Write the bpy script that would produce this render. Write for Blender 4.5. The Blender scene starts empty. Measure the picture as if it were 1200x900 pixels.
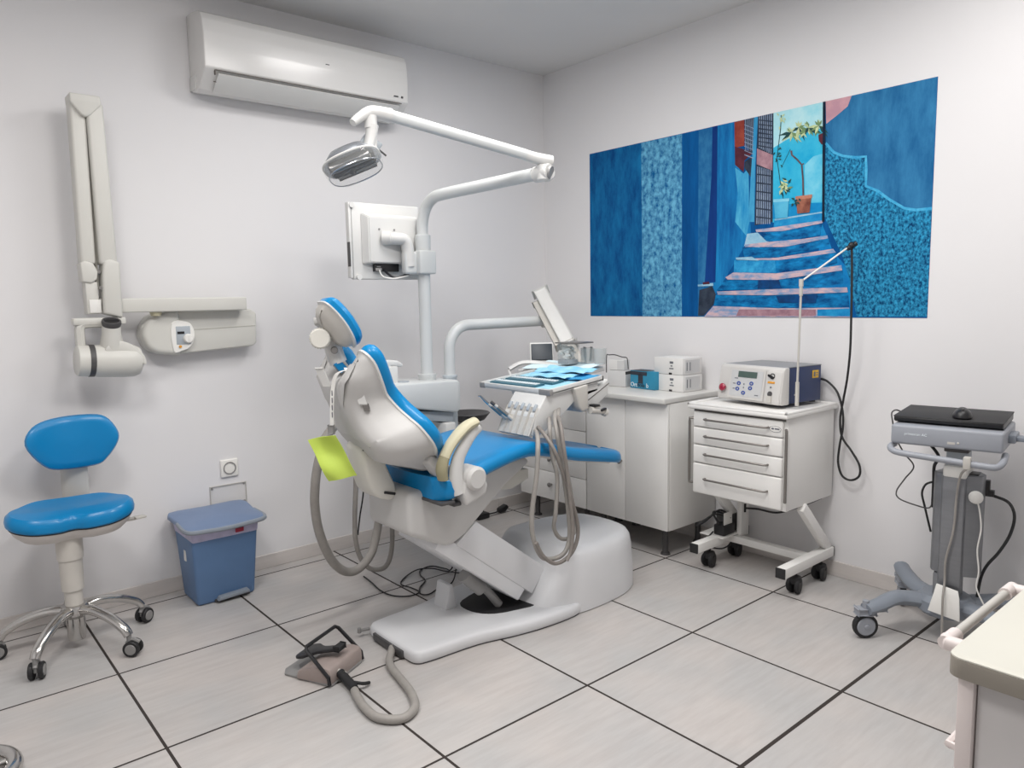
import bpy, bmesh, math, random
from math import sin, cos, pi, radians
from mathutils import Vector, Matrix

SC = bpy.context.scene
COL = SC.collection
V = Vector
random.seed(7)

# ------------------------------------------------------------------ camera
def make_camera():
    yaw, pitch, roll = 0.867792, 0.113421, -0.018654
    f = V((cos(yaw) * cos(pitch), sin(yaw) * cos(pitch), -sin(pitch)))
    r0 = V((sin(yaw), -cos(yaw), 0.0))
    u0 = r0.cross(f)
    r = cos(roll) * r0 + sin(roll) * u0
    u = -sin(roll) * r0 + cos(roll) * u0
    cd = bpy.data.cameras.new('camera')
    cd.sensor_fit = 'HORIZONTAL'; cd.sensor_width = 36.0; cd.lens = 25.9289
    cd.clip_start = 0.05; cd.clip_end = 60
    co = bpy.data.objects.new('camera', cd); COL.objects.link(co)
    m = Matrix((r, u, -f)).transposed().to_4x4()
    m.translation = V((-0.54091, -3.4825, 1.32521))
    co.matrix_world = m
    SC.camera = co
make_camera()

# ------------------------------------------------------------------ exposure, world, ceiling lamps
SC.view_settings.view_transform = 'Standard'
SC.view_settings.look = 'None'
SC.view_settings.gamma = 1.0
SC.view_settings.use_curve_mapping = False
SC.view_settings.exposure = -0.40
W = bpy.data.worlds.new('world'); SC.world = W
W.use_nodes = True
W.node_tree.nodes['Background'].inputs[0].default_value = (0.75, 0.8, 0.9, 1)
W.node_tree.nodes['Background'].inputs[1].default_value = 0.25

XR, YL, ZC = 2.792, 0.0896, 2.7366          # right wall, left wall, ceiling
XB, YB = -1.9, -4.5                          # the two walls behind the camera
#         x      y     power (W) size
LAMPS = [(1.42, -1.22, 22.0, 0.56), (0.42, -1.15, 4.0, 0.56), (-0.5, -1.95, 32.0, 0.56), (0.75, -2.35, 34.0, 0.56), (1.95, -2.75, 16.0, 0.56)]  # last lamp is an added one, to light the right wall and cart
for (x, y, p, s) in LAMPS:
    ld = bpy.data.lights.new('ceiling_panel_light', 'AREA')
    ld.shape = 'SQUARE'; ld.size = s; ld.energy = p; ld.color = (1.0, 0.975, 0.955)
    lo = bpy.data.objects.new('ceiling_panel_light', ld); COL.objects.link(lo)
    lo.location = (x, y, ZC - 0.03)

# ------------------------------------------------------------------ materials
def lin(c):
    if isinstance(c, str):
        c = tuple(int(c[i:i + 2], 16) / 255 for i in (0, 2, 4))
    return tuple(((v / 12.92) if v <= 0.04045 else ((v + 0.055) / 1.055) ** 2.4) for v in c) + (1.0,)

def mat(name, c, rough=0.5, metal=0.0, noise=0.06, scale=12.0, coat=0.0, c2=None, stretch=(1, 1, 1), bump=0.0, lo=0.35, hi=0.65, detail=4.0, spec=0.5, nrough=0.5):
    m = bpy.data.materials.new(name); m.use_nodes = True
    nt = m.node_tree; b = nt.nodes['Principled BSDF']
    a = lin(c)
    if c2 is None:
        d = tuple(max(0, v * (1 - noise)) for v in a[:3]) + (1.0,)
    else:
        d = lin(c2)
    tc = nt.nodes.new('ShaderNodeTexCoord'); mp = nt.nodes.new('ShaderNodeMapping')
    mp.inputs['Scale'].default_value = stretch
    nz = nt.nodes.new('ShaderNodeTexNoise'); nz.inputs['Scale'].default_value = scale; nz.inputs['Detail'].default_value = detail; nz.inputs['Roughness'].default_value = nrough
    cr = nt.nodes.new('ShaderNodeValToRGB')
    cr.color_ramp.elements[0].position = lo; cr.color_ramp.elements[1].position = hi
    cr.color_ramp.elements[0].color = d; cr.color_ramp.elements[1].color = a
    L = nt.links.new
    L(tc.outputs['Object'], mp.inputs['Vector']); L(mp.outputs['Vector'], nz.inputs['Vector'])
    L(nz.outputs['Fac'], cr.inputs['Fac']); L(cr.outputs['Color'], b.inputs['Base Color'])
    b.inputs['Roughness'].default_value = rough; b.inputs['Metallic'].default_value = metal
    b.inputs['Coat Weight'].default_value = coat; b.inputs['Coat Roughness'].default_value = 0.12
    b.inputs['Specular IOR Level'].default_value = spec
    if bump:
        bp = nt.nodes.new('ShaderNodeBump'); bp.inputs['Strength'].default_value = bump; bp.inputs['Distance'].default_value = 0.01
        L(nz.outputs['Fac'], bp.inputs['Height']); L(bp.outputs['Normal'], b.inputs['Normal'])
    return m

def glass(name, c, alpha=0.25, rough=0.05):
    m = bpy.data.materials.new(name); m.use_nodes = True
    nt = m.node_tree; b = nt.nodes['Principled BSDF']
    b.inputs['Base Color'].default_value = lin(c); b.inputs['Roughness'].default_value = rough
    b.inputs['Alpha'].default_value = alpha; b.inputs['Specular IOR Level'].default_value = 0.8
    nz = nt.nodes.new('ShaderNodeTexNoise'); nz.inputs['Scale'].default_value = 30
    mr = nt.nodes.new('ShaderNodeMapRange'); mr.inputs['To Min'].default_value = rough; mr.inputs['To Max'].default_value = rough + 0.05
    nt.links.new(nz.outputs['Fac'], mr.inputs['Value']); nt.links.new(mr.outputs['Result'], b.inputs['Roughness'])
    return m

def emit(name, c, s):
    m = bpy.data.materials.new(name); m.use_nodes = True
    b = m.node_tree.nodes['Principled BSDF']
    b.inputs['Base Color'].default_value = lin(c); b.inputs['Emission Color'].default_value = lin(c); b.inputs['Emission Strength'].default_value = s
    return m

def floor_material():
    m = bpy.data.materials.new('floor_tiles'); m.use_nodes = True
    nt = m.node_tree; b = nt.nodes['Principled BSDF']; L = nt.links.new; N = nt.nodes.new
    tc = N('ShaderNodeTexCoord'); sp = N('ShaderNodeSeparateXYZ'); L(tc.outputs['Object'], sp.inputs[0])
    def math_(op, a, bb=None):
        n = N('ShaderNodeMath'); n.operation = op
        for i, v in enumerate((a, bb)):
            if v is None: continue
            if isinstance(v, (int, float)): n.inputs[i].default_value = v
            else: L(v, n.inputs[i])
        return n.outputs[0]
    def line(co, half):
        q = math_('FRACT', math_('ADD', math_('DIVIDE', co, 0.6), 100.5))
        return math_('LESS_THAN', math_('MULTIPLY', math_('ABSOLUTE', math_('SUBTRACT', q, 0.5)), 0.6), half)
    g = math_('MAXIMUM', line(sp.outputs[0], 0.0046), line(sp.outputs[1], 0.0044))
    thick = math_('LESS_THAN', math_('ABSOLUTE', math_('ADD', sp.outputs[1], 2.4)), 0.0065)
    g = math_('MAXIMUM', g, thick)
    # each tile gets its own offset of the streaky pattern
    fl = N('ShaderNodeVectorMath'); fl.operation = 'FLOOR'
    dv = N('ShaderNodeVectorMath'); dv.operation = 'SCALE'; dv.inputs['Scale'].default_value = 1 / 0.6
    L(tc.outputs['Object'], dv.inputs[0]); L(dv.outputs[0], fl.inputs[0])
    wn = N('ShaderNodeTexWhiteNoise'); L(fl.outputs[0], wn.inputs['Vector'])
    of = N('ShaderNodeVectorMath'); of.operation = 'SCALE'; of.inputs['Scale'].default_value = 7.0; L(wn.outputs['Color'], of.inputs[0])
    ad = N('ShaderNodeVectorMath'); ad.operation = 'ADD'; L(tc.outputs['Object'], ad.inputs[0]); L(of.outputs[0], ad.inputs[1])
    mp = N('ShaderNodeMapping'); mp.inputs['Scale'].default_value = (5.0, 40, 1); L(ad.outputs[0], mp.inputs['Vector'])
    n1 = N('ShaderNodeTexNoise'); n1.inputs['Scale'].default_value = 1.0; n1.inputs['Detail'].default_value = 8; n1.inputs['Roughness'].default_value = 0.65; L(mp.outputs[0], n1.inputs['Vector'])
    c1 = N('ShaderNodeValToRGB'); L(n1.outputs['Fac'], c1.inputs['Fac'])
    e = c1.color_ramp.elements
    e[0].position = 0.30; e[0].color = lin('bab7b5'); e[1].position = 0.62; e[1].color = lin('c4c2c0')
    n2 = N('ShaderNodeTexNoise'); n2.inputs['Scale'].default_value = 3.2; n2.inputs['Detail'].default_value = 2; L(ad.outputs[0], n2.inputs['Vector'])
    c2 = N('ShaderNodeValToRGB'); L(n2.outputs['Fac'], c2.inputs['Fac'])
    e = c2.color_ramp.elements
    e[0].position = 0.35; e[0].color = lin('f0f1f2'); e[1].position = 0.65; e[1].color = lin('fdf9f7')
    mx = N('ShaderNodeMix'); mx.data_type = 'RGBA'; mx.blend_type = 'MULTIPLY'; mx.inputs['Factor'].default_value = 1.0
    L(c1.outputs[0], mx.inputs['A']); L(c2.outputs[0], mx.inputs['B'])
    mg = N('ShaderNodeMix'); mg.data_type = 'RGBA'; L(g, mg.inputs['Factor'])
    L(mx.outputs['Result'], mg.inputs['A']); mg.inputs['B'].default_value = lin('38322f')
    L(mg.outputs['Result'], b.inputs['Base Color'])
    rr = N('ShaderNodeMapRange'); L(g, rr.inputs['Value']); rr.inputs['To Min'].default_value = 0.36; rr.inputs['To Max'].default_value = 0.9
    L(rr.outputs['Result'], b.inputs['Roughness'])
    b.inputs['Specular IOR Level'].default_value = 0.35
    return m

M = {}
def dm(name, *a, **k): M[name] = mat(name, *a, **k)
dm('wall_paint', 'e4e3e4', 0.75, noise=0.02, scale=1.5)
dm('ceiling_paint', 'dddcdb', 0.8, noise=0.02, scale=2)
dm('baseboard_tile', 'd6d0cc', 0.4, noise=0.10, scale=5, stretch=(1, 1, 6))
dm('blue_vinyl', '0381bd', 0.34, noise=0.05, scale=3, coat=0.12, spec=0.3)
dm('white_plastic', 'd6d6d4', 0.35, noise=0.02, scale=6)
dm('warm_white_plastic', 'd9d7cf', 0.4, noise=0.03, scale=5)
dm('shell_white', 'c9c8c6', 0.6, noise=0.03, scale=3)
dm('xray_plastic', 'd0cfc9', 0.42, noise=0.03, scale=4)
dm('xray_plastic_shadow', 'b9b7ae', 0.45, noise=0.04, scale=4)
dm('base_white', 'dddee0', 0.38, noise=0.05, scale=4)
dm('pole_white', 'd0d3d3', 0.28, noise=0.02, scale=5)
dm('sleeve_grey', 'bcc4ca', 0.35, noise=0.03, scale=5)
dm('cool_grey_plastic', 'a9b1b8', 0.4, noise=0.04, scale=5)
dm('cabinet_white', 'e8e7e4', 0.4, noise=0.02, scale=3)
dm('worktop_laminate', 'd9d8d4', 0.32, noise=0.04, scale=9)
dm('trolley_white', 'ebeae7', 0.35, noise=0.02, scale=3)
dm('seam_dark', '6e6a66', 0.7)
dm('chrome', 'c9c7c4', 0.16, metal=1.0, noise=0.08, scale=8)
dm('brushed_steel', '9a9896', 0.34, metal=1.0, noise=0.12, scale=20, stretch=(1, 1, 8))
dm('cart_silver', '8b8d91', 0.42, metal=0.55, noise=0.06, scale=14, stretch=(1, 1, 6))
dm('cart_grey', '9a9ea6', 0.42, noise=0.05, scale=8)
dm('cart_leg_grey', '868d97', 0.4, noise=0.06, scale=8)
dm('handle_grey', '87837f', 0.35, metal=0.6, noise=0.05)
dm('black_plastic', '1d1d20', 0.38, noise=0.15, scale=20)
dm('black_rubber', '222224', 0.6, noise=0.15, scale=20)
dm('dark_grey_plastic', '4b4a4b', 0.5, noise=0.1)
dm('hub_grey', '8d8c8b', 0.45, noise=0.06)
dm('hose_grey', '9c9893', 0.5, noise=0.08, scale=40)
dm('hose_taupe', '86807b', 0.45, noise=0.08, scale=40)
dm('stool_column', 'cbc7c0', 0.42, noise=0.03)
dm('stool_shell', 'cfcac6', 0.45, noise=0.03)
dm('bin_blue', '5d7da6', 0.45, noise=0.06, scale=10)
dm('bin_lid_blue', '7387a8', 0.42, noise=0.06, scale=10)
dm('bin_trim_grey', '8b939d', 0.4, noise=0.05)
dm('bag_lilac', 'c3bfdc', 0.4, noise=0.14, scale=30, bump=0.4)
dm('label_red', 'a3213f', 0.4)
dm('label_white', 'ebeae6', 0.5)
dm('lime_paper', 'c3da5c', 0.6, noise=0.06, scale=8)
dm('armrest_beige', 'c6c0a4', 0.5, noise=0.06, scale=8)
dm('armrest_taupe', '9a9478', 0.55, noise=0.06, scale=8)
dm('pedal_taupe', 'a1948f', 0.5, noise=0.06, scale=10)
dm('bib_blue', '7cc4ea', 0.55, noise=0.12, scale=16, c2='a6dbf3')
dm('bib_deep_blue', '3b9bd0', 0.5, noise=0.10, scale=10)
dm('tray_liner', 'a9dff3', 0.45, noise=0.08, scale=20)
dm('tray_teal', '3c6f80', 0.4, noise=0.15, scale=20)
dm('laser_bezel', 'cbc9c6', 0.4, noise=0.02)
dm('laser_panel', 'c3c4c5', 0.4, noise=0.03)
dm('laser_navy', '26365f', 0.4, noise=0.08, scale=12)
dm('laser_top', '8d8f92', 0.5, noise=0.05)
dm('lcd_green', '4d5f5a', 0.25)
dm('button_blue', '2c4d9e', 0.4)
dm('emergency_red', '9c1538', 0.3, coat=0.4)
dm('label_orange', 'd9962c', 0.5)
dm('label_yellow', 'e0b233', 0.5)
dm('box_white', 'e4e3e1', 0.6, noise=0.03)
dm('box_grey_white', 'd0d0d0', 0.6, noise=0.03)
dm('box_blue', '2f8fb4', 0.5, noise=0.14, scale=12)
dm('box_dark', '2f3440', 0.5, noise=0.2, scale=18)
dm('ink_grey', '6d7078', 0.6)
dm('ink_white', 'eef6fa', 0.6)
dm('screen_dark', '26303a', 0.45, noise=0.2)
dm('silver_sheet', 'b8bdc4', 0.2, metal=0.8)
dm('desk_top', 'd3d1c6', 0.4, noise=0.03, scale=5)
dm('desk_edge', '8f897f', 0.45, noise=0.05)
dm('desk_side', 'c6c3c2', 0.45, noise=0.03)
dm('pink_white', 'e2d8d5', 0.4, noise=0.03)
dm('rail_grey', 'c3c0ba', 0.4, noise=0.03)
dm('cotton', 'ecebe8', 0.9, noise=0.1, scale=60)
dm('paper_white', 'ecebe7', 0.6, noise=0.02)
dm('tissue', 'd9eef5', 0.8, noise=0.05)
dm('outlet_white', 'eceae5', 0.35, noise=0.02)
M['clear'] = glass('clear_plastic', 'eef2f2', 0.16)
M['jar_glass'] = glass('jar_glass', 'b9c0c0', 0.25)
M['cover_clear'] = glass('cover_clear', 'e8e6e2', 0.12)
M['floor'] = floor_material()

# ------------------------------------------------------------------ geometry helpers
def frame(d):
    d = V(d).normalized()
    a = V((0, 0, 1)) if abs(d.z) < 0.9 else V((1, 0, 0))
    x = a.cross(d).normalized(); y = d.cross(x)
    return x, y, d

def smooth_path(pts, n=6, closed=False):
    P = [V(p) for p in pts]
    if len(P) < 3: return P
    out = []
    N = len(P); rng = N if closed else N - 1
    for i in range(rng):
        g = lambda k: P[k % N] if closed else P[max(0, min(N - 1, k))]
        p0, p1, p2, p3 = g(i - 1), g(i), g(i + 1), g(i + 2)
        for j in range(n):
            t = j / n
            out.append(0.5 * ((2 * p1) + (p2 - p0) * t + (2 * p0 - 5 * p1 + 4 * p2 - p3) * t * t + (3 * p1 - p0 - 3 * p2 + p3) * t ** 3))
    if not closed: out.append(P[-1])
    return out

def smooth2(pts, n=5):
    return [(p.x, p.y) for p in smooth_path([V((a, b, 0)) for a, b in pts], n, True)]

class MB:
    def __init__(self): self.bm = bmesh.new()
    def _merge(self, t, mi=0):
        for f in t.faces: f.material_index = mi
        me = bpy.data.meshes.new('tmp'); t.to_mesh(me); t.free()
        self.bm.from_mesh(me); bpy.data.meshes.remove(me)
        return self
    def obox(self, c, ax, h, bev=0.0, seg=2, mi=0):
        t = bmesh.new(); bmesh.ops.create_cube(t, size=2.0)
        c = V(c); X, Y, Z = [V(a).normalized() for a in ax]
        for v in t.verts:
            v.co = c + X * (v.co.x * h[0]) + Y * (v.co.y * h[1]) + Z * (v.co.z * h[2])
        if bev > 0: bmesh.ops.bevel(t, geom=t.edges[:], offset=bev, segments=seg, profile=0.5, affect='EDGES', clamp_overlap=True)
        bmesh.ops.recalc_face_normals(t, faces=t.faces[:])
        return self._merge(t, mi)
    def box(self, x0, x1, y0, y1, z0, z1, bev=0.0, seg=2, mi=0):
        return self.obox(((x0 + x1) / 2, (y0 + y1) / 2, (z0 + z1) / 2), ((1, 0, 0), (0, 1, 0), (0, 0, 1)), (abs(x1 - x0) / 2, abs(y1 - y0) / 2, abs(z1 - z0) / 2), bev, seg, mi)
    def cyl(self, p0, p1, r0, r1=None, seg=20, mi=0, bev=0.0):
        r1 = r0 if r1 is None else r1
        p0, p1 = V(p0), V(p1); x, y, d = frame(p1 - p0)
        prof = [(0, 0), (r0 - bev, 0), (r0, bev), (r1, (p1 - p0).length - bev), (r1 - bev, (p1 - p0).length), (0, (p1 - p0).length)] if bev else [(0, 0), (r0, 0), (r1, (p1 - p0).length), (0, (p1 - p0).length)]
        return self.lathe(prof, p0, d, seg, mi)
    def lathe(self, prof, c, d=(0, 0, 1), seg=24, mi=0, sx=1.0, sy=1.0):
        x, y, d = frame(d); c = V(c); t = bmesh.new(); rings = []
        for r, h in prof:
            if r <= 1e-6: rings.append([t.verts.new(c + d * h)])
            else: rings.append([t.verts.new(c + d * h + x * (r * sx * cos(2 * pi * k / seg)) + y * (r * sy * sin(2 * pi * k / seg))) for k in range(seg)])
        for a, b in zip(rings, rings[1:]):
            for k in range(seg):
                q = (k + 1) % seg
                if len(a) == 1 and len(b) == 1: continue
                if len(a) == 1: t.faces.new((a[0], b[q], b[k]))
                elif len(b) == 1: t.faces.new((a[k], a[q], b[0]))
                else: t.faces.new((a[k], a[q], b[q], b[k]))
        bmesh.ops.recalc_face_normals(t, faces=t.faces[:])
        return self._merge(t, mi)
    def tube(self, pts, r, seg=10, n=6, closed=False, mi=0, smooth=True, flat=1.0, up=None):
        P = smooth_path(pts, n, closed) if smooth else [V(p) for p in pts]
        N = len(P); t = bmesh.new(); rings = []; prev = None
        for i in range(N):
            d = (P[(i + 1) % N] - P[i - 1]) if closed else (P[min(i + 1, N - 1)] - P[max(i - 1, 0)])
            if d.length < 1e-9: d = V((0, 0, 1))
            d.normalize()
            if prev is None:
                x = V(up).cross(d).normalized() if up is not None else frame(d)[0]
            else:
                x = (prev - d * prev.dot(d))
                x = x.normalized() if x.length > 1e-6 else frame(d)[0]
            y = d.cross(x); prev = x
            rr = r(i / max(1, N - 1)) if callable(r) else r
            rings.append([t.verts.new(P[i] + x * (rr * cos(2 * pi * k / seg)) + y * (rr * flat * sin(2 * pi * k / seg))) for k in range(seg)])
        pairs = list(zip(rings, rings[1:])) + ([(rings[-1], rings[0])] if closed else [])
        for a, b in pairs:
            for k in range(seg):
                q = (k + 1) % seg; t.faces.new((a[k], a[q], b[q], b[k]))
        if not closed:
            t.faces.new(rings[0][::-1]); t.faces.new(rings[-1])
        bmesh.ops.recalc_face_normals(t, faces=t.faces[:])
        return self._merge(t, mi)
    def prism(self, poly, f, w0, w1, bev=0.0, seg=2, mi=0):
        """poly: 2D outline (a, b); f(a, b, w) -> point; extruded from w0 to w1."""
        t = bmesh.new()
        A = [t.verts.new(V(f(a, b, w0))) for a, b in poly]; B = [t.verts.new(V(f(a, b, w1))) for a, b in poly]
        n = len(poly)
        t.faces.new(A); t.faces.new(B[::-1])
        for k in range(n): t.faces.new((A[k], B[k], B[(k + 1) % n], A[(k + 1) % n]))
        bmesh.ops.recalc_face_normals(t, faces=t.faces[:])
        if bev > 0: bmesh.ops.bevel(t, geom=t.edges[:], offset=bev, segments=seg, profile=0.5, affect='EDGES', clamp_overlap=True)
        big = [fc for fc in t.faces if len(fc.verts) > 4]
        if big: bmesh.ops.triangulate(t, faces=big)
        return self._merge(t, mi)
    def pad(self, outline, f, layers, crown=0.0, rings=(0.85, 0.6, 0.3), bottom=True, mi=0, center=None):
        """layers: list of (inset, height) from bottom edge to top edge; f(a, b, h) -> point."""
        n = len(outline)
        cx = sum(p[0] for p in outline) / n; cy = sum(p[1] for p in outline) / n
        if center: cx, cy = center
        area = sum(outline[k][0] * outline[(k + 1) % n][1] - outline[(k + 1) % n][0] * outline[k][1] for k in range(n))
        sg = 1 if area > 0 else -1
        nrm = []
        for k in range(n):
            a = outline[k - 1]; b = outline[(k + 1) % n]
            dx, dy = b[0] - a[0], b[1] - a[1]; l = math.hypot(dx, dy) or 1
            nrm.append((-dy / l * sg, dx / l * sg))
        def ring(ins): return [(outline[k][0] + nrm[k][0] * ins, outline[k][1] + nrm[k][1] * ins) for k in range(n)]
        t = bmesh.new(); R = []
        i0, h0 = layers[0]; i1, h1 = layers[-1]
        def scaled(ins, s): return [(cx + (x - cx) * s, cy + (y - cy) * s) for x, y in ring(ins)]
        if bottom:
            R.append([t.verts.new(V(f(cx, cy, h0)))])
            for s in rings[::-1]: R.append([t.verts.new(V(f(a, b, h0))) for a, b in scaled(i0, s)])
        for ins, h in layers: R.append([t.verts.new(V(f(a, b, h))) for a, b in ring(ins)])
        for s in rings: R.append([t.verts.new(V(f(a, b, h1 + crown * (1 - s * s)))) for a, b in scaled(i1, s)])
        R.append([t.verts.new(V(f(cx, cy, h1 + crown)))])
        for a, b in zip(R, R[1:]):
            for k in range(n):
                q = (k + 1) % n
                if len(a) == 1: t.faces.new((a[0], b[k], b[q]))
                elif len(b) == 1: t.faces.new((a[k], b[0], a[q]))
                else: t.faces.new((a[k], b[k], b[q], a[q]))
        bmesh.ops.recalc_face_normals(t, faces=t.faces[:])
        return self._merge(t, mi)
    def ell(self, c, r, mi=0, seg=20, ax=((1, 0, 0), (0, 1, 0), (0, 0, 1))):
        t = bmesh.new(); bmesh.ops.create_uvsphere(t, u_segments=seg, v_segments=seg // 2, radius=1.0)
        c = V(c); X, Y, Z = [V(a).normalized() for a in ax]
        for v in t.verts: v.co = c + X * (v.co.x * r[0]) + Y * (v.co.y * r[1]) + Z * (v.co.z * r[2])
        return self._merge(t, mi)
    def sheet(self, nu, nv, f, thick=0.001, mi=0):
        """a thin closed sheet over f(u, v) -> point, u, v in 0..1."""
        t = bmesh.new()
        G = [[t.verts.new(V(f(i / nu, j / nv))) for j in range(nv + 1)] for i in range(nu + 1)]
        for i in range(nu):
            for j in range(nv): t.faces.new((G[i][j], G[i + 1][j], G[i + 1][j + 1], G[i][j + 1]))
        bmesh.ops.recalc_face_normals(t, faces=t.faces[:])
        bmesh.ops.solidify(t, geom=t.faces[:], thickness=thick)
        return self._merge(t, mi)
    def text(self, s, f, size, depth=0.0006, mi=0, align='CENTER'):
        cu = bpy.data.curves.new('txt', 'FONT'); cu.body = s; cu.size = size; cu.align_x = align; cu.align_y = 'CENTER'
        cu.extrude = depth; cu.resolution_u = 3
        o = bpy.data.objects.new('txt', cu); COL.objects.link(o)
        bpy.context.view_layer.update()
        dg = bpy.context.evaluated_depsgraph_get()
        me = bpy.data.meshes.new_from_object(o.evaluated_get(dg))
        t = bmesh.new(); t.from_mesh(me)
        for v in t.verts: v.co = V(f(v.co.x, v.co.y, v.co.z))
        bpy.data.objects.remove(o); bpy.data.curves.remove(cu); bpy.data.meshes.remove(me)
        bmesh.ops.recalc_face_normals(t, faces=t.faces[:])
        return self._merge(t, mi)
    def build(self, name, m, parent=None, angle=38):
        me = bpy.data.meshes.new(name)
        o = bpy.data.objects.new(name, me)
        if parent is not None:
            off = V((0, 0, 0)); p = parent; local = False
            while p is not None:
                if p.get('_local'): local = True
                off += p.location; p = p.parent
            if not local:
                for v in self.bm.verts: v.co -= off
            o.parent = parent
        self.bm.to_mesh(me); self.bm.free()
        for mm in (m if isinstance(m, (list, tuple)) else [m]): me.materials.append(M[mm] if isinstance(mm, str) else mm)
        me.polygons.foreach_set('use_smooth', [True] * len(me.polygons))
        me.set_sharp_from_angle(angle=radians(angle))
        me.update()
        COL.objects.link(o)
        return o
    # a top-level thing that is one mesh: origin moved to its base
    def thing(self, name, m, loc, label, cat, group=None, angle=38):
        loc = V(loc)
        for v in self.bm.verts: v.co -= loc
        o = self.build(name, m, None, angle); o.location = loc
        return tag(o, label, cat, group)

def tag(o, label, cat, group=None):
    o['label'] = label; o['category'] = cat
    if group: o['group'] = group
    return o

LOCALS = []
def thing(name, loc, label, cat, group=None, rotz=None):
    o = bpy.data.objects.new(name, None); COL.objects.link(o)
    o.empty_display_size = 0.05; o.location = loc
    if rotz is not None:
        o.rotation_euler = (0, 0, rotz); o['_local'] = 1; LOCALS.append(o)
    return tag(o, label, cat, group)

def copy_tree(o, parent=None, loc=None, **props):
    c = o.copy(); COL.objects.link(c); c.parent = parent
    if loc is not None: c.location = loc
    for k, v in props.items(): c[k] = v
    for ch in list(o.children): copy_tree(ch, c)
    return c

def structure(o):
    o['kind'] = 'structure'; return o

xz = lambda y_: (lambda a, b, w: (a, w, b))      # outline in x-z, extruded along y
XZ = lambda a, b, w: (a, w, b)
YZ = lambda a, b, w: (w, a, b)
XY = lambda a, b, w: (a, b, w)
UP = V((0, 0, 1))

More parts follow.
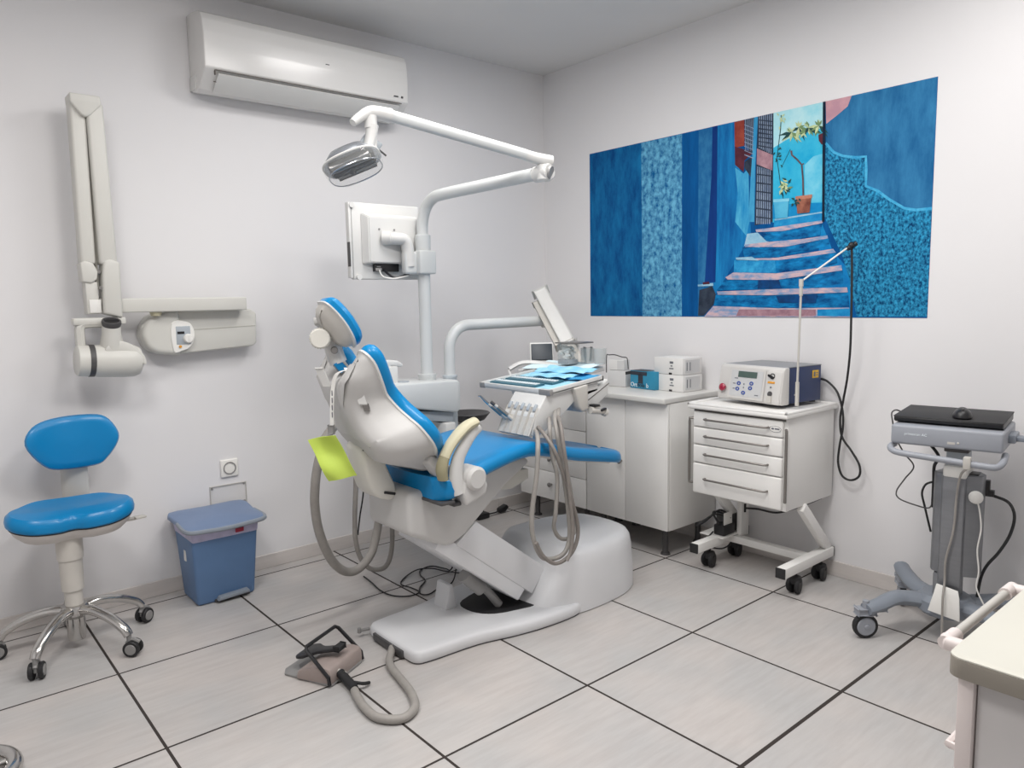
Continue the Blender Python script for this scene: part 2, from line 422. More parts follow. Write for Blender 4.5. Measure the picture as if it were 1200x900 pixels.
MURAL = [
    ('m_deep', 1, [(-0.314,2.185),(-0.735,2.19),(-0.737,1.218),(-0.314,1.218)]),
    ('m_stucco', 2, [(-0.713,2.188),(-0.991,2.187),(-0.999,1.218),(-0.724,1.218)]),
    ('m_royal', 1, [(-0.991,2.187),(-1.101,2.188),(-1.109,1.218),(-0.999,1.218)]),
    ('m_slate', 2, [(-1.097,2.189),(-1.185,2.19),(-1.183,1.682),(-1.158,1.415),(-1.152,1.219),(-1.103,1.218)]),
    ('m_navy', 3, [(-1.181,2.19),(-1.212,2.19),(-1.215,1.664),(-1.211,1.397),(-1.145,1.399),(-1.164,1.715),(-1.179,1.947)]),
    ('m_left', 2, [(-1.209,2.19),(-1.312,2.19),(-1.332,1.971),(-1.385,1.889),(-1.416,1.625),(-1.132,1.218),(-1.14,1.399),(-1.211,1.413)]),
    ('m_cyanwall', 3, [(-1.318,1.965),(-1.367,1.93),(-1.394,1.954),(-1.403,1.69),(-1.389,1.621),(-1.323,1.697),(-1.336,1.837)]),
    ('m_rust', 4, [(-1.31,2.188),(-1.366,2.189),(-1.369,2.064),(-1.314,2.062)]),
    ('m_maroon', 4, [(-1.314,2.069),(-1.396,2.035),(-1.414,2.019),(-1.37,1.992),(-1.367,1.937),(-1.317,1.979)]),
    ('m_dark', 3, [(-1.367,2.189),(-1.42,2.19),(-1.414,2.019),(-1.397,2.029),(-1.38,2.065),(-1.37,2.074)]),
    ('m_dark', 3, [(-1.371,1.985),(-1.411,2.006),(-1.409,1.904),(-1.371,1.957)]),
    ('m_lightgrille', 5, [(-1.371,2.19),(-1.375,2.19),(-1.377,2.038),(-1.374,2.039)]),
    ('m_lightgrille', 5, [(-1.382,2.19),(-1.385,2.19),(-1.387,2.037),(-1.384,2.037)]),
    ('m_lightgrille', 5, [(-1.392,2.19),(-1.395,2.19),(-1.396,2.035),(-1.393,2.036)]),
    ('m_lightgrille', 5, [(-1.402,2.19),(-1.405,2.19),(-1.406,2.034),(-1.403,2.034)]),
    ('m_lightgrille', 5, [(-1.412,2.19),(-1.415,2.19),(-1.415,2.032),(-1.412,2.033)]),
    ('m_lightgrille', 5, [(-1.367,2.167),(-1.418,2.14),(-1.418,2.136),(-1.367,2.163)]),
    ('m_lightgrille', 5, [(-1.367,2.146),(-1.418,2.12),(-1.418,2.116),(-1.368,2.142)]),
    ('m_lightgrille', 5, [(-1.368,2.126),(-1.419,2.1),(-1.419,2.096),(-1.368,2.121)]),
    ('m_lightgrille', 5, [(-1.368,2.105),(-1.419,2.079),(-1.419,2.075),(-1.368,2.101)]),
    ('m_lightgrille', 5, [(-1.369,2.084),(-1.42,2.059),(-1.42,2.055),(-1.369,2.08)]),
    ('m_lightgrille', 5, [(-1.369,2.064),(-1.42,2.038),(-1.42,2.034),(-1.369,2.06)]),
    ('m_lightgrille', 5, [(-1.369,2.043),(-1.42,2.018),(-1.42,2.014),(-1.37,2.039)]),
    ('m_lightgrille', 5, [(-1.37,2.023),(-1.421,1.998),(-1.421,1.993),(-1.37,2.018)]),
    ('m_post', 4, [(-1.42,2.19),(-1.441,2.19),(-1.431,1.962),(-1.431,1.687),(-1.399,1.69),(-1.406,1.897),(-1.414,2.019)]),
    ('m_dark', 3, [(-1.441,2.19),(-1.523,2.19),(-1.531,1.678),(-1.434,1.67),(-1.436,1.961)]),
    ('m_dusty', 5, [(-1.439,2.039),(-1.524,1.995),(-1.524,1.922),(-1.439,1.964)]),
    ('m_lightgrille', 4, [(-1.448,2.19),(-1.452,2.19),(-1.454,2.04),(-1.449,2.042)]),
    ('m_lightgrille', 4, [(-1.458,2.19),(-1.463,2.19),(-1.464,2.033),(-1.46,2.035)]),
    ('m_lightgrille', 4, [(-1.469,2.19),(-1.474,2.19),(-1.475,2.027),(-1.47,2.029)]),
    ('m_lightgrille', 4, [(-1.48,2.19),(-1.484,2.19),(-1.485,2.02),(-1.481,2.023)]),
    ('m_lightgrille', 4, [(-1.49,2.19),(-1.495,2.19),(-1.496,2.014),(-1.491,2.016)]),
    ('m_lightgrille', 4, [(-1.501,2.19),(-1.505,2.19),(-1.506,2.008),(-1.501,2.01)]),
    ('m_lightgrille', 4, [(-1.511,2.19),(-1.516,2.19),(-1.516,2.002),(-1.512,2.004)]),
    ('m_lightgrille', 4, [(-1.442,1.954),(-1.447,1.951),(-1.449,1.676),(-1.442,1.676)]),
    ('m_lightgrille', 4, [(-1.453,1.949),(-1.459,1.947),(-1.46,1.674),(-1.454,1.675)]),
    ('m_lightgrille', 4, [(-1.464,1.945),(-1.47,1.943),(-1.472,1.673),(-1.466,1.674)]),
    ('m_lightgrille', 4, [(-1.476,1.941),(-1.481,1.938),(-1.484,1.672),(-1.477,1.673)]),
    ('m_lightgrille', 4, [(-1.487,1.936),(-1.492,1.934),(-1.495,1.671),(-1.489,1.672)]),
    ('m_lightgrille', 4, [(-1.498,1.932),(-1.503,1.93),(-1.507,1.67),(-1.5,1.671)]),
    ('m_lightgrille', 4, [(-1.509,1.928),(-1.514,1.926),(-1.518,1.669),(-1.512,1.67)]),
    ('m_dark', 5, [(-1.442,2.176),(-1.522,2.153),(-1.523,2.148),(-1.442,2.171)]),
    ('m_dark', 5, [(-1.442,2.156),(-1.523,2.132),(-1.523,2.127),(-1.442,2.151)]),
    ('m_dark', 5, [(-1.443,2.136),(-1.523,2.112),(-1.524,2.106),(-1.443,2.13)]),
    ('m_dark', 5, [(-1.443,2.116),(-1.524,2.091),(-1.524,2.086),(-1.443,2.11)]),
    ('m_dark', 5, [(-1.444,2.095),(-1.524,2.071),(-1.524,2.065),(-1.444,2.09)]),
    ('m_dark', 5, [(-1.444,2.075),(-1.525,2.05),(-1.525,2.045),(-1.444,2.07)]),
    ('m_dark', 5, [(-1.444,2.055),(-1.525,2.029),(-1.525,2.024),(-1.445,2.049)]),
    ('m_dark', 5, [(-1.436,1.92),(-1.526,1.898),(-1.526,1.892),(-1.437,1.914)]),
    ('m_dark', 5, [(-1.437,1.879),(-1.527,1.858),(-1.527,1.851),(-1.437,1.873)]),
    ('m_dark', 5, [(-1.438,1.838),(-1.528,1.817),(-1.528,1.811),(-1.438,1.832)]),
    ('m_dark', 5, [(-1.439,1.797),(-1.529,1.777),(-1.529,1.771),(-1.439,1.791)]),
    ('m_dark', 5, [(-1.44,1.756),(-1.53,1.736),(-1.53,1.73),(-1.44,1.749)]),
    ('m_dark', 5, [(-1.441,1.714),(-1.531,1.695),(-1.531,1.689),(-1.441,1.708)]),
    ('m_pale', 1, [(-1.523,2.19),(-1.772,2.19),(-1.772,2.038),(-1.527,2.014)]),
    ('m_cyan', 2, [(-1.527,2.028),(-1.585,2.051),(-1.656,2.071),(-1.772,2.075),(-1.782,1.656),(-1.531,1.675)]),
    ('m_paleblue', 3, [(-1.688,1.924),(-1.729,1.957),(-1.775,1.962),(-1.779,1.746),(-1.693,1.749)]),
    ('m_deepcyan', 3, [(-1.529,1.76),(-1.781,1.742),(-1.781,1.697),(-1.531,1.692)]),
    ('m_trunk', 5, [(-1.69,1.782),(-1.686,1.86),(-1.678,1.927),(-1.655,1.955),(-1.627,1.981),(-1.624,2.0),(-1.614,2.0),(-1.619,1.978),(-1.649,1.95),(-1.67,1.926),(-1.677,1.861),(-1.681,1.783)]),
    ('m_trunk', 5, [(-1.676,1.924),(-1.686,1.929),(-1.683,1.934),(-1.672,1.929)]),
    ('m_leaf', 6, [(-1.62,2.084),(-1.627,2.059),(-1.654,2.027),(-1.641,2.063)]),
    ('m_leafpale', 6, [(-1.62,2.084),(-1.63,2.068),(-1.654,2.056),(-1.638,2.077)]),
    ('m_leafpale', 6, [(-1.62,2.084),(-1.61,2.069),(-1.613,2.041),(-1.625,2.064)]),
    ('m_leaf', 6, [(-1.62,2.084),(-1.631,2.062),(-1.661,2.038),(-1.642,2.069)]),
    ('m_leafpale', 6, [(-1.62,2.084),(-1.595,2.076),(-1.571,2.049),(-1.606,2.064)]),
    ('m_leafpale', 6, [(-1.62,2.084),(-1.636,2.057),(-1.672,2.028),(-1.646,2.065)]),
    ('m_leafdark', 6, [(-1.62,2.084),(-1.594,2.078),(-1.568,2.054),(-1.605,2.066)]),
    ('m_leaf', 6, [(-1.62,2.084),(-1.632,2.065),(-1.66,2.049),(-1.641,2.075)]),
    ('m_leafdark', 6, [(-1.62,2.084),(-1.591,2.09),(-1.552,2.08),(-1.595,2.075)]),
    ('m_leafpale', 6, [(-1.62,2.084),(-1.611,2.096),(-1.59,2.101),(-1.606,2.086)]),
    ('m_leafpale', 6, [(-1.62,2.084),(-1.633,2.088),(-1.637,2.105),(-1.622,2.097)]),
    ('m_leaf', 6, [(-1.62,2.084),(-1.614,2.097),(-1.595,2.107),(-1.606,2.089)]),
    ('m_leafpale', 6, [(-1.62,2.084),(-1.618,2.097),(-1.602,2.112),(-1.608,2.093)]),
    ('m_leafdark', 6, [(-1.655,2.1),(-1.638,2.101),(-1.623,2.086),(-1.647,2.088)]),
    ('m_leafpale', 6, [(-1.655,2.1),(-1.642,2.079),(-1.641,2.041),(-1.657,2.073)]),
    ('m_leafdark', 6, [(-1.655,2.1),(-1.666,2.08),(-1.695,2.06),(-1.677,2.088)]),
    ('m_leafpale', 6, [(-1.655,2.1),(-1.651,2.084),(-1.664,2.059),(-1.666,2.083)]),
    ('m_leafpale', 6, [(-1.655,2.1),(-1.666,2.074),(-1.697,2.044),(-1.678,2.081)]),
    ('m_leaf', 6, [(-1.655,2.1),(-1.676,2.082),(-1.713,2.072),(-1.681,2.095)]),
    ('m_leafpale', 6, [(-1.655,2.1),(-1.646,2.08),(-1.652,2.045),(-1.662,2.076)]),
    ('m_leafdark', 6, [(-1.655,2.1),(-1.661,2.072),(-1.686,2.033),(-1.675,2.075)]),
    ('m_leaf', 6, [(-1.655,2.1),(-1.679,2.08),(-1.721,2.064),(-1.684,2.092)]),
    ('m_leafpale', 6, [(-1.655,2.1),(-1.653,2.113),(-1.637,2.127),(-1.643,2.109)]),
    ('m_leafpale', 6, [(-1.655,2.1),(-1.66,2.111),(-1.651,2.13),(-1.647,2.112)]),
    ('m_leafpale', 6, [(-1.655,2.1),(-1.667,2.106),(-1.669,2.123),(-1.655,2.113)]),
    ('m_leaf', 6, [(-1.655,2.1),(-1.669,2.095),(-1.685,2.103),(-1.665,2.107)]),
    ('m_leaf', 6, [(-1.704,2.091),(-1.679,2.089),(-1.653,2.068),(-1.688,2.075)]),
    ('m_leafpale', 6, [(-1.704,2.091),(-1.682,2.084),(-1.664,2.059),(-1.694,2.073)]),
    ('m_leaf', 6, [(-1.704,2.091),(-1.725,2.068),(-1.765,2.047),(-1.732,2.079)]),
    ('m_leafpale', 6, [(-1.704,2.091),(-1.698,2.077),(-1.709,2.054),(-1.714,2.076)]),
    ('m_leafdark', 6, [(-1.704,2.091),(-1.727,2.07),(-1.769,2.052),(-1.733,2.081)]),
    ('m_leafpale', 6, [(-1.704,2.091),(-1.681,2.08),(-1.66,2.048),(-1.693,2.068)]),
    ('m_leaf', 6, [(-1.704,2.091),(-1.707,2.071),(-1.727,2.047),(-1.72,2.075)]),
    ('m_leaf', 6, [(-1.704,2.091),(-1.684,2.086),(-1.667,2.064),(-1.695,2.074)]),
    ('m_leafdark', 6, [(-1.704,2.091),(-1.69,2.084),(-1.684,2.062),(-1.703,2.075)]),
    ('m_leafdark', 6, [(-1.704,2.091),(-1.715,2.071),(-1.744,2.051),(-1.725,2.079)]),
    ('m_leaf', 6, [(-1.704,2.091),(-1.701,2.104),(-1.684,2.117),(-1.691,2.099)]),
    ('m_leaf', 6, [(-1.704,2.091),(-1.704,2.104),(-1.69,2.12),(-1.693,2.101)]),
    ('m_leaf', 6, [(-1.704,2.091),(-1.706,2.104),(-1.693,2.12),(-1.694,2.102)]),
    ('m_leafpale', 6, [(-1.704,2.091),(-1.698,2.104),(-1.679,2.113),(-1.69,2.096)]),
    ('m_leafpale', 6, [(-1.752,2.089),(-1.728,2.097),(-1.696,2.091),(-1.731,2.083)]),
    ('m_leafpale', 6, [(-1.752,2.089),(-1.73,2.096),(-1.701,2.089),(-1.733,2.082)]),
    ('m_leaf', 6, [(-1.752,2.089),(-1.762,2.074),(-1.786,2.064),(-1.769,2.084)]),
    ('m_leafdark', 6, [(-1.752,2.089),(-1.767,2.067),(-1.8,2.045),(-1.776,2.076)]),
    ('m_leaf', 6, [(-1.752,2.089),(-1.738,2.074),(-1.735,2.042),(-1.752,2.067)]),
    ('m_leafdark', 6, [(-1.752,2.089),(-1.765,2.061),(-1.797,2.029),(-1.776,2.068)]),
    ('m_leaf', 6, [(-1.752,2.089),(-1.732,2.088),(-1.714,2.071),(-1.741,2.075)]),
    ('m_leafpale', 6, [(-1.752,2.089),(-1.738,2.08),(-1.734,2.055),(-1.751,2.071)]),
    ('m_leaf', 6, [(-1.752,2.089),(-1.748,2.102),(-1.732,2.114),(-1.739,2.096)]),
    ('m_leafpale', 6, [(-1.752,2.089),(-1.758,2.098),(-1.753,2.117),(-1.746,2.101)]),
    ('m_leaf', 6, [(-1.752,2.089),(-1.756,2.1),(-1.746,2.118),(-1.744,2.1)]),
    ('m_leaf', 6, [(-1.752,2.089),(-1.763,2.094),(-1.766,2.111),(-1.752,2.101)]),
    ('m_maroon', 7, [(-1.752,2.048),(-1.773,2.053),(-1.784,2.036),(-1.781,2.005),(-1.769,2.002),(-1.755,2.022)]),
    ('m_leafpale', 6, [(-1.604,1.839),(-1.594,1.848),(-1.576,1.849),(-1.592,1.838)]),
    ('m_leafpale', 6, [(-1.577,1.841),(-1.57,1.832),(-1.574,1.815),(-1.582,1.83)]),
    ('m_leafpale', 6, [(-1.606,1.859),(-1.597,1.869),(-1.578,1.872),(-1.593,1.86)]),
    ('m_leafpale', 6, [(-1.592,1.813),(-1.605,1.813),(-1.616,1.825),(-1.598,1.823)]),
    ('m_leafdark', 6, [(-1.596,1.824),(-1.591,1.814),(-1.599,1.797),(-1.603,1.813)]),
    ('m_leafpale', 6, [(-1.583,1.846),(-1.57,1.848),(-1.557,1.837),(-1.576,1.837)]),
    ('m_leafdark', 6, [(-1.608,1.815),(-1.619,1.82),(-1.623,1.836),(-1.609,1.827)]),
    ('m_leafdark', 6, [(-1.588,1.819),(-1.598,1.825),(-1.599,1.842),(-1.587,1.831)]),
    ('m_leafpale', 6, [(-1.59,1.832),(-1.59,1.821),(-1.603,1.807),(-1.6,1.824)]),
    ('m_leafpale', 6, [(-1.581,1.848),(-1.593,1.842),(-1.61,1.845),(-1.592,1.853)]),
    ('m_leafpale', 6, [(-1.611,1.829),(-1.601,1.839),(-1.583,1.841),(-1.598,1.829)]),
    ('m_leafdark', 6, [(-1.571,1.817),(-1.573,1.805),(-1.587,1.792),(-1.583,1.809)]),
    ('m_leaf', 6, [(-1.606,1.829),(-1.619,1.824),(-1.635,1.831),(-1.616,1.835)]),
    ('m_leafpale', 6, [(-1.601,1.816),(-1.604,1.827),(-1.595,1.843),(-1.593,1.826)]),
    ('m_leaf', 6, [(-1.574,1.863),(-1.58,1.851),(-1.598,1.843),(-1.587,1.858)]),
    ('m_leafpale', 6, [(-1.571,1.826),(-1.563,1.818),(-1.566,1.8),(-1.575,1.814)]),
    ('m_leaf', 6, [(-1.592,1.82),(-1.594,1.831),(-1.583,1.846),(-1.582,1.83)]),
    ('m_leafdark', 6, [(-1.594,1.823),(-1.603,1.813),(-1.621,1.809),(-1.607,1.822)]),
    ('m_leafpale', 6, [(-1.608,1.842),(-1.601,1.853),(-1.583,1.859),(-1.595,1.845)]),
    ('m_leafdark', 6, [(-1.593,1.841),(-1.581,1.838),(-1.575,1.823),(-1.59,1.83)]),
    ('m_leafdark', 6, [(-1.601,1.866),(-1.594,1.876),(-1.575,1.882),(-1.588,1.868)]),
    ('m_leafdark', 6, [(-1.608,1.85),(-1.619,1.854),(-1.624,1.87),(-1.609,1.862)]),
    ('m_leaf', 6, [(-1.569,1.841),(-1.581,1.843),(-1.59,1.857),(-1.573,1.852)]),
    ('m_leafpale', 6, [(-1.584,1.827),(-1.572,1.823),(-1.567,1.808),(-1.582,1.816)]),
    ('m_leafpale', 6, [(-1.569,1.866),(-1.574,1.854),(-1.591,1.845),(-1.581,1.861)]),
    ('m_leafpale', 6, [(-1.589,1.845),(-1.577,1.841),(-1.572,1.826),(-1.587,1.834)]),
    ('m_leafdark', 5, [(-1.586,1.781),(-1.566,1.876),(-1.548,1.978),(-1.564,2.107),(-1.566,2.172),(-1.562,2.173),(-1.56,2.108),(-1.545,1.978),(-1.562,1.876),(-1.583,1.78)]),
    ('m_leafdark', 5, [(-1.571,1.928),(-1.616,2.006),(-1.614,2.008),(-1.569,1.929)]),
    ('m_leafdark', 6, [(-1.564,2.022),(-1.557,2.021),(-1.552,2.012),(-1.562,2.015)]),
    ('m_leafdark', 6, [(-1.537,2.007),(-1.53,2.003),(-1.529,1.992),(-1.537,1.999)]),
    ('m_leafdark', 6, [(-1.549,1.962),(-1.549,1.97),(-1.54,1.979),(-1.542,1.968)]),
    ('m_leafdark', 6, [(-1.569,2.012),(-1.568,2.02),(-1.559,2.029),(-1.562,2.018)]),
    ('m_leafdark', 6, [(-1.551,2.001),(-1.558,1.995),(-1.57,1.994),(-1.56,2.001)]),
    ('m_leafdark', 6, [(-1.572,1.966),(-1.565,1.972),(-1.553,1.972),(-1.564,1.965)]),
    ('m_leafdark', 6, [(-1.543,1.985),(-1.551,1.981),(-1.562,1.983),(-1.55,1.988)]),
    ('m_leafdark', 6, [(-1.562,1.987),(-1.558,1.994),(-1.546,1.999),(-1.554,1.989)]),
    ('m_leafdark', 6, [(-1.54,1.959),(-1.548,1.961),(-1.553,1.97),(-1.542,1.966)]),
    ('m_leafdark', 6, [(-1.566,1.943),(-1.569,1.936),(-1.58,1.929),(-1.574,1.94)]),
    ('m_leafdark', 6, [(-1.561,1.977),(-1.567,1.98),(-1.569,1.991),(-1.561,1.984)]),
    ('m_leafdark', 6, [(-1.572,1.987),(-1.563,1.987),(-1.557,1.979),(-1.568,1.981)]),
    ('m_leafpale', 6, [(-1.559,2.122),(-1.554,2.117),(-1.557,2.105),(-1.563,2.114)]),
    ('m_leafpale', 6, [(-1.568,2.146),(-1.567,2.154),(-1.556,2.163),(-1.56,2.151)]),
    ('m_leafpale', 6, [(-1.572,2.15),(-1.574,2.141),(-1.584,2.132),(-1.581,2.144)]),
    ('m_leafpale', 6, [(-1.553,2.17),(-1.552,2.178),(-1.542,2.187),(-1.545,2.175)]),
    ('m_leafpale', 6, [(-1.573,2.16),(-1.564,2.16),(-1.558,2.151),(-1.57,2.153)]),
    ('m_leafpale', 6, [(-1.561,2.139),(-1.569,2.141),(-1.573,2.151),(-1.562,2.147)]),
    ('m_leafpale', 6, [(-1.568,2.166),(-1.577,2.165),(-1.584,2.173),(-1.572,2.173)]),
    ('m_leafpale', 6, [(-1.577,2.159),(-1.579,2.151),(-1.59,2.142),(-1.585,2.154)]),
    ('m_bluepot', 7, [(-1.536,1.783),(-1.614,1.778),(-1.61,1.691),(-1.546,1.692)]),
    ('m_bluepotrim', 8, [(-1.533,1.785),(-1.617,1.78),(-1.616,1.767),(-1.534,1.771)]),
    ('m_terracotta', 7, [(-1.65,1.781),(-1.727,1.782),(-1.719,1.704),(-1.659,1.705)]),
    ('m_terrarim', 8, [(-1.647,1.785),(-1.73,1.785),(-1.729,1.769),(-1.649,1.769)]),
    ('m_leafdark', 9, [(-1.645,1.772),(-1.639,1.78),(-1.626,1.78),(-1.636,1.77)]),
    ('m_leafdark', 9, [(-1.637,1.756),(-1.628,1.752),(-1.629,1.74),(-1.639,1.747)]),
    ('m_leafdark', 9, [(-1.659,1.757),(-1.649,1.76),(-1.641,1.752),(-1.654,1.75)]),
    ('m_leafdark', 9, [(-1.64,1.765),(-1.649,1.759),(-1.66,1.764),(-1.648,1.77)]),
    ('m_leafdark', 9, [(-1.653,1.755),(-1.647,1.748),(-1.653,1.736),(-1.659,1.747)]),
    ('m_leafdark', 9, [(-1.663,1.775),(-1.664,1.766),(-1.676,1.759),(-1.673,1.771)]),
    ('m_leafdark', 9, [(-1.655,1.759),(-1.658,1.75),(-1.671,1.746),(-1.665,1.758)]),
    ('m_leafdark', 9, [(-1.659,1.771),(-1.65,1.772),(-1.643,1.762),(-1.656,1.763)]),
    ('m_black', 9, [(-1.769,2.19),(-1.781,2.19),(-1.792,1.655),(-1.781,1.656)]),
    ('m_plaster', 2, [(-1.78,2.19),(-2.247,2.19),(-2.247,1.653),(-2.163,1.656),(-2.062,1.698),(-1.955,1.775),(-1.924,1.885),(-1.786,1.986)]),
    ('m_pink', 3, [(-1.78,2.19),(-1.898,2.19),(-1.882,2.148),(-1.834,2.118),(-1.786,2.091)]),
    ('m_rough', 3, [(-1.786,2.006),(-1.825,1.959),(-1.868,1.937),(-1.923,1.922),(-1.97,1.918),(-1.973,1.865),(-1.974,1.793),(-2.028,1.764),(-2.074,1.725),(-2.138,1.68),(-2.187,1.667),(-2.247,1.668),(-2.247,1.224),(-1.954,1.223),(-1.883,1.487),(-1.814,1.628),(-1.787,1.686)]),
    ('m_rim', 4, [(-1.781,2.003),(-1.822,1.955),(-1.867,1.931),(-1.923,1.916),(-1.966,1.915),(-1.967,1.865),(-1.969,1.79),(-2.025,1.759),(-2.071,1.72),(-2.136,1.675),(-2.187,1.661),(-2.247,1.663),(-2.247,1.674),(-2.187,1.673),(-2.14,1.685),(-2.077,1.729),(-2.03,1.769),(-1.979,1.795),(-1.979,1.864),(-1.974,1.922),(-1.923,1.928),(-1.869,1.942),(-1.829,1.964),(-1.79,2.01)]),
    ('m_stairside', 4, [(-1.779,1.65),(-1.836,1.517),(-1.891,1.456),(-1.916,1.392),(-1.931,1.22),(-1.778,1.219),(-1.768,1.54)]),
    ('m_stairblue', 4, [(-1.539,1.684),(-1.784,1.7),(-1.785,1.659),(-1.536,1.651)]),
    ('m_treadpale', 5, [(-1.542,1.691),(-1.78,1.702),(-1.781,1.696),(-1.543,1.683)]),
    ('m_tread', 5, [(-1.44,1.649),(-1.536,1.651),(-1.785,1.663),(-1.782,1.65),(-1.581,1.63),(-1.444,1.637)]),
    ('m_riser', 4, [(-1.46,1.633),(-1.581,1.628),(-1.782,1.649),(-1.77,1.595),(-1.582,1.578),(-1.499,1.589)]),
    ('m_treadpale', 5, [(-1.378,1.573),(-1.393,1.632),(-1.452,1.634),(-1.499,1.589),(-1.522,1.582),(-1.461,1.56)]),
    ('m_tread', 5, [(-1.382,1.58),(-1.507,1.584),(-1.691,1.585),(-1.807,1.593),(-1.811,1.579),(-1.598,1.554),(-1.382,1.568)]),
    ('m_riser', 4, [(-1.367,1.567),(-1.598,1.553),(-1.814,1.576),(-1.819,1.547),(-1.699,1.525),(-1.569,1.506),(-1.379,1.516)]),
    ('m_treadpale', 6, [(-1.332,1.518),(-1.423,1.517),(-1.463,1.496),(-1.334,1.508)]),
    ('m_tread', 5, [(-1.334,1.512),(-1.554,1.505),(-1.836,1.53),(-1.85,1.513),(-1.599,1.491),(-1.342,1.506)]),
    ('m_riserlight', 4, [(-1.322,1.505),(-1.555,1.492),(-1.571,1.431),(-1.319,1.444)]),
    ('m_riser', 5, [(-1.547,1.492),(-1.853,1.511),(-1.858,1.464),(-1.73,1.431),(-1.556,1.431)]),
    ('m_tread', 6, [(-1.273,1.421),(-1.319,1.444),(-1.556,1.43),(-1.878,1.454),(-1.882,1.431),(-1.557,1.398),(-1.286,1.409)]),
    ('m_riser', 5, [(-1.269,1.406),(-1.557,1.397),(-1.885,1.43),(-1.887,1.374),(-1.725,1.351),(-1.219,1.356)]),
    ('m_dkriser', 6, [(-1.461,1.402),(-1.572,1.398),(-1.588,1.355),(-1.458,1.358)]),
    ('m_tread', 6, [(-1.223,1.349),(-1.558,1.354),(-1.907,1.354),(-1.911,1.332),(-1.528,1.325),(-1.228,1.333)]),
    ('m_riser', 5, [(-1.215,1.333),(-1.528,1.322),(-1.911,1.33),(-1.92,1.264),(-1.575,1.263),(-1.202,1.272)]),
    ('m_dkriser', 6, [(-1.559,1.321),(-1.768,1.325),(-1.762,1.285),(-1.575,1.287)]),
    ('m_tread', 6, [(-1.202,1.274),(-1.575,1.261),(-1.92,1.263),(-1.925,1.22),(-1.146,1.218)]),
    ('m_dusty', 7, [(-1.355,1.256),(-1.763,1.255),(-1.764,1.224),(-1.339,1.222)]),
    ('m_stairblue', 7, [(-1.77,1.255),(-1.923,1.258),(-1.924,1.223),(-1.771,1.224)]),
    ('m_dark', 4, [(-1.112,1.359),(-1.192,1.379),(-1.215,1.334),(-1.202,1.283),(-1.141,1.223),(-1.105,1.223)]),
    ('m_treadpale', 6, [(-1.103,1.388),(-1.199,1.394),(-1.201,1.379),(-1.105,1.379)]),
    ('m_maroon', 7, [(-1.134,1.399),(-1.174,1.402),(-1.179,1.389),(-1.137,1.387)]),
]

# ------------------------------------------------------------------ room shell
structure(MB().box(XB, XR + .1, YB, YL + .1, -0.1, 0.0).build('floor', 'floor'))
structure(MB().box(XB, XR + .1, YB, YL + .1, ZC, ZC + 0.1).build('ceiling', 'ceiling_paint'))
structure(MB().box(XB, XR, YL, YL + 0.1, 0, ZC).build('wall_left', 'wall_paint'))
structure(MB().box(XR, XR + 0.1, YB, YL + .1, 0, ZC).build('wall_right', 'wall_paint'))
structure(MB().box(XB, XR, YB - .1, YB, 0, ZC).build('wall_near', 'wall_paint'))
structure(MB().box(XB - .1, XB, YB, YL, 0, ZC).build('wall_far_left', 'wall_paint'))
b = MB()
xs = [XB] + [0.6 * k - 0.05 for k in range(-2, 5)] + [XR]
for a, c in zip(xs, xs[1:]): b.box(a + .001, c - .001, YL - 0.010, YL, 0, 0.070, 0.002, 1)
structure(b.build('baseboard_left', 'baseboard_tile'))
b = MB()
ys = [YL - .01] + [-0.6 * k for k in range(1, 8)] + [YB]
for a, c in zip(ys, ys[1:]): b.box(XR - 0.010, XR, c + .001, a - .001, 0, 0.072, 0.002, 1)
structure(b.build('baseboard_right', 'baseboard_tile'))

# ceiling light panels (outside the picture; the last one added to light the right wall)
M['lamp_glow'] = emit('lamp_glow', 'fffaf4', 3.0)
for i, (x, y, p, s) in enumerate(LAMPS):
    if i == 0:
        lamp = thing('ceiling_panel_lamp', (x, y, ZC), 'square white ceiling panel lamp', 'ceiling lamp', 'square panel lamps on the ceiling')
        b = MB()
        for sx, sy, lx, ly in ((0, 1, .24, .012), (0, -1, .24, .012), (1, 0, .012, .24), (-1, 0, .012, .24)):
            b.box(x + sx * .23 - lx, x + sx * .23 + lx, y + sy * .23 - ly, y + sy * .23 + ly, ZC - .022, ZC, .002)
        b.build('frame', 'white_plastic', lamp)
        MB().box(x - .22, x + .22, y - .22, y + .22, ZC - .012, ZC - .004).build('diffuser', 'lamp_glow', lamp)
    else:
        copy_tree(lamp, None, (x, y, ZC))

# ------------------------------------------------------------------ mural (printed picture on the right wall)
def mm(n, a, b_, sc, st=(1, 1, 1), lo=.35, hi=.65, detail=6): dm(n, a, 0.7, c2=b_, scale=sc, stretch=st, lo=lo, hi=hi, detail=detail, spec=0.12, nrough=0.68)
mm('m_deep', '1a7ab2', '003c78', 9, (1, 1.6, .55), .3, .74)
mm('m_stucco', '6cb4d6', '06568f', 34, (1, 1, .8), .36, .62, 9)
mm('m_royal', '065d9e', '00447f', 5, (1, 2, .3))
mm('m_slate', '357cab', '175a93', 16, (1, 1, .5))
mm('m_navy', '0f3f86', '0a3070', 6, (1, 1, .3))
mm('m_left', '1f8cc8', '074f92', 8, (1, 2.5, .35), .32, .68, 8)
mm('m_cyanwall', '55b2d6', '2288c0', 11, (1, 2, .4))
mm('m_rust', '9c4a3c', '7a2f2c', 12)
mm('m_maroon', '63303c', '42222e', 14)
mm('m_dark', '27303f', '3b4656', 20)
mm('m_lightgrille', '93a3ba', '6a7d9a', 30)
mm('m_post', '2f88bb', '4aa6cf', 12, (1, 1, .4))
mm('m_dusty', 'b08b94', '8d6a78', 18)
mm('m_pale', 'c2e6ea', '8ed3e2', 5)
mm('m_cyan', '46bede', '1aa3d2', 5)
mm('m_paleblue', '7ecfe6', '35b4da', 6)
mm('m_deepcyan', '1c94cc', '0d80bd', 8)
